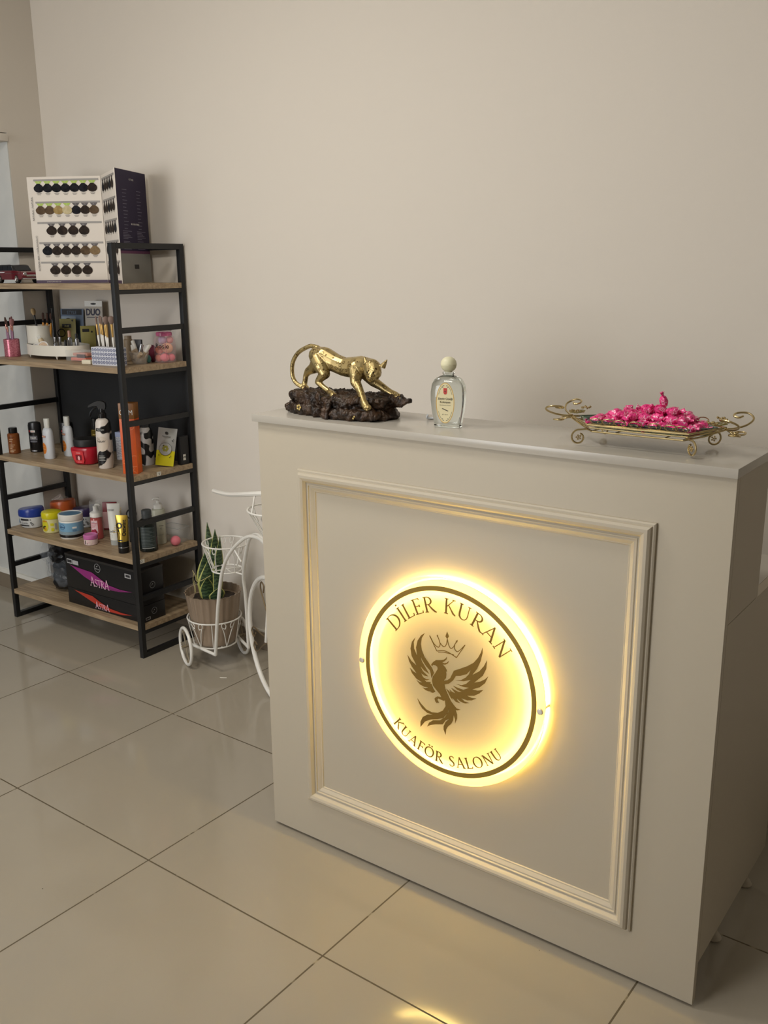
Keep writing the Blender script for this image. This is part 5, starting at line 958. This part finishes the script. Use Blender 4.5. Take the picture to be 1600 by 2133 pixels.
# ---- bottom board: boxes and bag ----
MB_=M('satin_black_card',(22,22,24),.35); MAG=M('magenta_flash',(140,44,116),.35); ORF=M('orange_flash',(176,56,42),.35); PLT=M('pale_pink_letter',(232,190,208),.45); SIV=M('silver_print',(170,170,172),.4)
def astra(z0,h,flash,label,big):
    o=thing('glove_box',label,'box',at(.365,.030,5,z0),SYAW); wd=.462
    link('carton',BX(0,wd,0,.118,0,h,.0008),MB_,o)
    if big: link('carton_lid',BX(-.001,wd+.001,-.001,.119,h-.008,h+.001,.0008),M('box_edge_grey',(44,42,42),.35),o)
    d=Decal([MB_,flash,PLT,SIV,M('faint_line',(44,44,47),.4)])
    if big:
        d.poly([(.030,h-.045),(.060,h-.049),(.170,h-.055),(.215,h-.072),(.270,h-.092),(.340,h-.098),(.412,h-.095),(.340,h-.108),(.270,h-.112),(.200,h-.104),(.120,h-.083)],1)
        zt=h-.096; ht=.034
        d.rect(.014,h-.040,.050,h-.020,3); d.rect(.052,h-.040,.088,h-.022,3); d.rect(.017,h-.036,.045,h-.024,4); d.rect(.375,h-.040,.412,h-.022,3); d.rect(.381,h-.036,.406,h-.026,4)
        d.ring(.208,h-.030,.017,.0185,3,36); d.text('Allurea',.208,h-.033,.007,3,wmax=.028); d.poly([(.200,h-.022),(.206,h-.026),(.216,h-.016),(.206,h-.023)],3)
        d.text('PROFESSIONAL',.225,h-.121,.004,4,wmax=.08)
        for k in range(16): d.poly([(.30+k*.009,.012),(.302+k*.009,.012),(.262+k*.010,.045),(.260+k*.010,.045)],4)
    else:
        d.poly([(.045,h-.006),(.080,h-.008),(.160,h-.012),(.210,h-.030),(.270,h-.046),(.340,h-.050),(.400,h-.048),(.340,h-.058),(.270,h-.060),(.200,h-.050),(.120,h-.028)],1); zt=h-.048; ht=.025
    bm=bmesh.new(); s_='ASTRA'; x=.155 if big else .175; adv=ht*.86
    for i,ch in enumerate(s_):
        hh=ht*(1.15 if i in(0,4) else .92)
        for pts,ws in G[ch][1]:
            P=[Vector(p) for p in pts]; n=len(P)
            for j in range(n-1):
                dd=(P[j+1]-P[j]); 
                if dd.length<1e-6: continue
                dd.normalize(); nn=Vector((-dd.y,dd.x)); w0=max(ws[min(j,len(ws)-1)],.055)*.62; w1=max(ws[min(j+1,len(ws)-1)],.055)*.62
                d.poly([(x+q.x*hh*.92,zt-ht/2+q.y*hh) for q in(P[j]+nn*w0,P[j+1]+nn*w1,P[j+1]-nn*w1,P[j]-nn*w0)],2)
        x+=G[ch][0]*hh*.92+.001
    d.out('printed_front',o,(0,-.0016,0))
    d=Decal([SIV,MB_]); 
    c=.060
    d.ring(c,h*.52 if big else h*.55,.0125,.0136,0,30); d.ell(c,(h*.52 if big else h*.55)+.003,.002,.002,0,8); d.ell(c-.007,h*.52,.002,.0015,0,8)
    if not big: d.rect(.014,.008,.038,.019,0); d.rect(.016,.010,.036,.017,1)
    q=d.out('printed_end',o,(wd+.0012,0,0)); q.rotation_euler=(0,0,PI/2)
    bm.free(); return o
astra(0,.069,ORF,'lower flat black box with an orange flash and pale lettering',False)
astra(.0705,.146,MAG,'tall black box with a magenta flash on top of the flat one',True)
# plastic bag with dark cloth
bag=thing('plastic_bag','crumpled clear plastic bag holding dark cloth left of the black boxes','bag',at(.228,.172,5),SYAW)
def lump(c,sc,seed,amp,sub=4):
    bm=bmesh.new(); bmesh.ops.create_icosphere(bm,subdivisions=sub,radius=1)
    for v in bm.verts:
        n=v.co.normalized(); k=1+amp*noise.noise(n*1.8+Vector((seed,0,0)))+amp*.5*noise.noise(n*5+Vector((0,seed,0)))+amp*.25*abs(noise.noise(n*11))
        p=Vector((n.x*sc[0]*k,n.y*sc[1]*k,n.z*sc[2]*k))+Vector(c); p.z=max(p.z,.003); v.co=p
    return bm
DC=M('navy_cloth',(20,21,26),.35,vary=(12,(12,12,14)))
link('cloth_bundle',lump((.0,0,.068),(.112,.090,.070),3,.3),DC,bag); link('cloth_bundle',lump((-.005,0,.155),(.104,.085,.056),8,.35),DC,bag)
FILM=M('bag_film',(190,198,208),.05,alpha=.10,bump=(30,.9,.006))
link('film',lump((-.010,0,.100),(.115,.094,.112),5,.30,5),FILM,bag)
bm=lump((-.135,-.03,.135),(.045,.02,.05),11,.6,3); link('film_tail',bm,FILM,bag)
# ---------------- tricycle planter ----------------
TM=Vector((-.229,1.018,0)); TA=math.radians(-24.45)
tri=thing('tricycle_planter','white wire tricycle plant stand partly hidden behind the desk','plant stand',TM,TA)
def wheel(name,cx,cy,r,rt_,mat_spoke,lab=None,hub=.010,turn=0):
    o=link(name,TB([(r*math.cos(q*PI/24),0,r*math.sin(q*PI/24)) for q in range(48)],rt_,closed=True,seg=10),WHITE,tri,(cx,cy,r+rt_),(0,0,turn))
    bm=bmesh.new(); tube(bm,[(0,-.012,0),(0,.012,0)],hub*.6,seg=12)
    for k in range(4):
        a=k*PI/2+.3; dr=Vector((math.cos(a),0,math.sin(a))); pr_=Vector((-math.sin(a),0,math.cos(a)))
        for s_ in(-1,1):
            cur=[dr*.006+pr_*s_*.002,dr*r*.45+pr_*s_*r*.08,dr*r*.80+pr_*s_*r*.20,dr*r*.93+pr_*s_*r*.13,dr*r*.86+pr_*s_*r*.04,dr*r*.76+pr_*s_*r*.10]
            tube(bm,cur,.0016 if r<.1 else .0026,seg=6,sm=5)
    link('spokes',bm,mat_spoke,o); return o
SPK=M('worn_wire',(150,138,116),.4,.4)
wheel('wheel',0,-.116,.072,.0065,SPK,turn=0); wheel('wheel',0,.116,.072,.0065,SPK,turn=0); wheel('front_wheel',.475,.060,.225,.0085,M('bronze_wire',(116,98,72),.4,.5))
link('axle',TB([(0,-.116,.0785),(0,.116,.0785)],.004),WHITE,tri)
Lp=[(.004,-.092,.082),(.145,-.045,.081),(.184,-.045,.219),(.218,-.045,.324),(.265,-.040,.447),(.336,-.030,.536),(.441,-.012,.611),(.502,.006,.626),(.580,.012,.616),(.66,.03,.55)]
Rp=[(.004,.092,.082),(.152,.085,.086),(.175,.075,.288),(.190,.065,.389),(.254,.055,.483),(.339,.040,.570),(.449,.024,.620),(.555,.014,.624),(.66,.03,.56)]
for P in(Lp,Rp):
    bm=bmesh.new(); tube(bm,P[:2],.0058,seg=10); ball(bm,P[1],.0060,2); tube(bm,P[1:],.0064,seg=10,sm=5); link('frame_tube',bm,WHITE,tri)
bm=bmesh.new(); tube(bm,[(.475,.035,.235),(.52,.035,.42),(.62,.025,.62),(.72,.02,.76),(.795,.02,.842)],.006,sm=4); tube(bm,[(.475,.085,.235),(.52,.085,.42),(.60,.06,.60),(.64,.03,.70)],.006,sm=4); link('fork',bm,WHITE,tri)
bm=bmesh.new(); tube(bm,[(.341,-.08,.763),(.42,-.081,.772),(.514,-.08,.786),(.65,-.08,.815),(.76,-.06,.838),(.80,-.01,.842),(.80,.05,.842),(.76,.10,.838),(.65,.12,.815),(.514,.12,.786),(.42,.12,.772),(.341,.12,.763)],.0078,sm=5); link('handlebar',bm,WHITE,tri)
def basket(cx,cy,z0,r0,z1,r1,wr,n=8,name='basket'):
    bm=bmesh.new()
    for z,r,w_ in((z0,r0,wr),(z1,r1,wr)): tube(bm,[(cx+r*math.cos(q*PI/20),cy+r*math.sin(q*PI/20),z) for q in range(40)],w_,closed=True,seg=8)
    tube(bm,[(cx-r0,cy,z0),(cx+r0,cy,z0)],wr*.8,seg=6); tube(bm,[(cx,cy-r0,z0),(cx,cy+r0,z0)],wr*.8,seg=6)
    P=lambda th,f,dr=0:Vector((cx+(r0+(r1-r0)*f+dr)*math.cos(th),cy+(r0+(r1-r0)*f+dr)*math.sin(th),z0+(z1-z0)*f))
    for k in range(n):
        th=2*PI*k/n+.2
        if k%2: tube(bm,[P(th,0),P(th,1)],wr*.62,seg=6)
        else:
            for s_ in(-1,1): tube(bm,[P(th,0),P(th+s_*.16,.6,.001),P(th+s_*.27,.92,.001),P(th+s_*.20,1.0,.001),P(th+s_*.10,.90,.001),P(th+s_*.12,.76,.001),P(th+s_*.19,.80,.001)],wr*.62,seg=6,sm=4)
    return link(name,bm,WHITE,tri)
basket(.016,0,.084,.083,.190,.104,.0030,10); basket(.095,.035,.395,.057,.500,.088,.0030,10); basket(.715,-.005,.668,.034,.772,.088,.0030,10)
link('bracket',TB([(.180,.035,.500),(.215,.050,.455)],.003),WHITE,tri); link('bracket',TB([(.150,.050,.395),(.190,.065,.395)],.003),WHITE,tri); link('bracket',TB([(.73,-.090,.772),(.72,-.073,.828)],.003),WHITE,tri)
# pot and plant
pot=thing('potted_snake_plant','snake plant in a taupe fluted plastic pot held by the white tricycle stand','potted plant',TM+Matrix.Rotation(TA,3,'Z')@Vector((.016,0,.0885)),TA)
bm=bmesh.new(); seg=96; R=[]
for r,z,am in((0,0,0),(.076,0,0),(.079,.004,0),(.081,.022,.0),(.0815,.024,.0010),(.105,.200,.0022),(.1085,.2040,.0030),(.1055,.2035,.0030),(.099,.175,0),(0,.172,0)):
    R.append([bm.verts.new(((r+am*math.cos(i*PI*2*24/seg))*math.cos(2*PI*i/seg),(r+am*math.cos(i*PI*2*24/seg))*math.sin(2*PI*i/seg),z)) for i in range(seg)] if r else None)
for a,b in zip(R[1:-1],R[2:-1]):
    for i in range(seg): bm.faces.new((a[i],a[(i+1)%seg],b[(i+1)%seg],b[i]))
bm.faces.new(R[1][::-1]); bm.faces.new(R[-2]); link('pot',bm,M('taupe_plastic',(150,132,114),.35),pot)
bm=lump((0,0,.172),(.086,.086,.010),4,.2); link('soil',bm,M('potting_soil',(62,50,42),.9,bump=(120,1,.004),vary=(60,(34,28,24))),pot)
LFG=tex_mat('snake_leaf','wave',(32,52,34),(70,92,58),22,.45); LFE=M('leaf_margin',(168,170,96),.5)
def leafm(base,tip,wd,curl=.0,az=0,bend=0):
    wd*=1.3; bm=bmesh.new(); n=16; b=Vector(base); t_=Vector(tip); d=(t_-b); side=Vector((math.cos(az),math.sin(az),0)); nr=d.cross(side).normalized(); rows=[]
    for i in range(n+1):
        f=i/n; w_=wd*(.62+.9*f-.2*f*f if f<.42 else (1.0-((f-.42)/.58)**1.6)*1.0)*.5; w_=max(w_,.0006); c=b+d*f+nr*(bend*math.sin(f*PI)); tw=side*math.cos(curl*f)+nr*math.sin(curl*f)
        rows.append([bm.verts.new(c+tw*(w_*u)+nr*(abs(u)**2*w_*.35)) for u in(-1,-.82,-.4,0,.4,.82,1)])
    for a,c in zip(rows,rows[1:]):
        for k in range(6): bm.faces.new((a[k],a[k+1],c[k+1],c[k])).material_index=1 if k in(0,5) else 0
    o=link('leaf',bm,[LFG,LFE],pot,smooth='keep'); m=o.modifiers.new('thickness','SOLIDIFY'); m.thickness=.0018; return o
va=math.radians(50+90-40)-TA  # roughly across the view
ac=math.radians(50)-TA
for (bx,by,tx_,ty_,tz,wd,cu,bd) in((-.030,-.010,-.050,-.008,.345,.062,.3,.006),(.010,-.020,.000,-.012,.330,.070,.6,-.008),(.005,.010,.004,.020,.448,.046,.3,.0),(.030,.005,.030,.030,.425,.034,.5,.004),(-.012,.015,-.030,.030,.350,.045,.2,.0),(.042,-.006,.050,.010,.230,.050,.5,.004),(-.045,.000,-.055,-.020,.245,.040,.9,.01),(.022,-.030,.030,-.030,.270,.045,.2,.01)):
    leafm((bx,by,.165),(tx_,ty_,tz),wd,cu,ac,bd)
leafm((-.060,.020,.30),(-.120,.030,.445),.024,.3,ac,.004); leafm((-.040,.010,.165),(-.062,.020,.315),.018,.3,ac,.004)
link('string',TB([(-.105,-.045,.262),(-.070,-.050,.262),(-.045,-.052,.258),(.0,-.062,.252),(.030,-.050,.262),(.045,-.02,.28)],.0014,sm=5,seg=6),M('garden_twine',(170,160,110),.8),pot)
link('string_tail',TB([(-.070,-.050,.262),(-.060,-.058,.240),(-.035,-.062,.215),(-.022,-.064,.195),(-.015,-.064,.215),(-.03,-.062,.245)],.0012,sm=5,seg=6),M('garden_twine'),pot)
tagp(link('paper_scrap',BX(-.013,.013,-.0015,.0015,0,.0012),M('scrap_white',(236,232,222),.6),None,(-.074,.911,.0003),.55),'tiny white paper sliver lying on the floor tile near the tricycle','paper scrap')
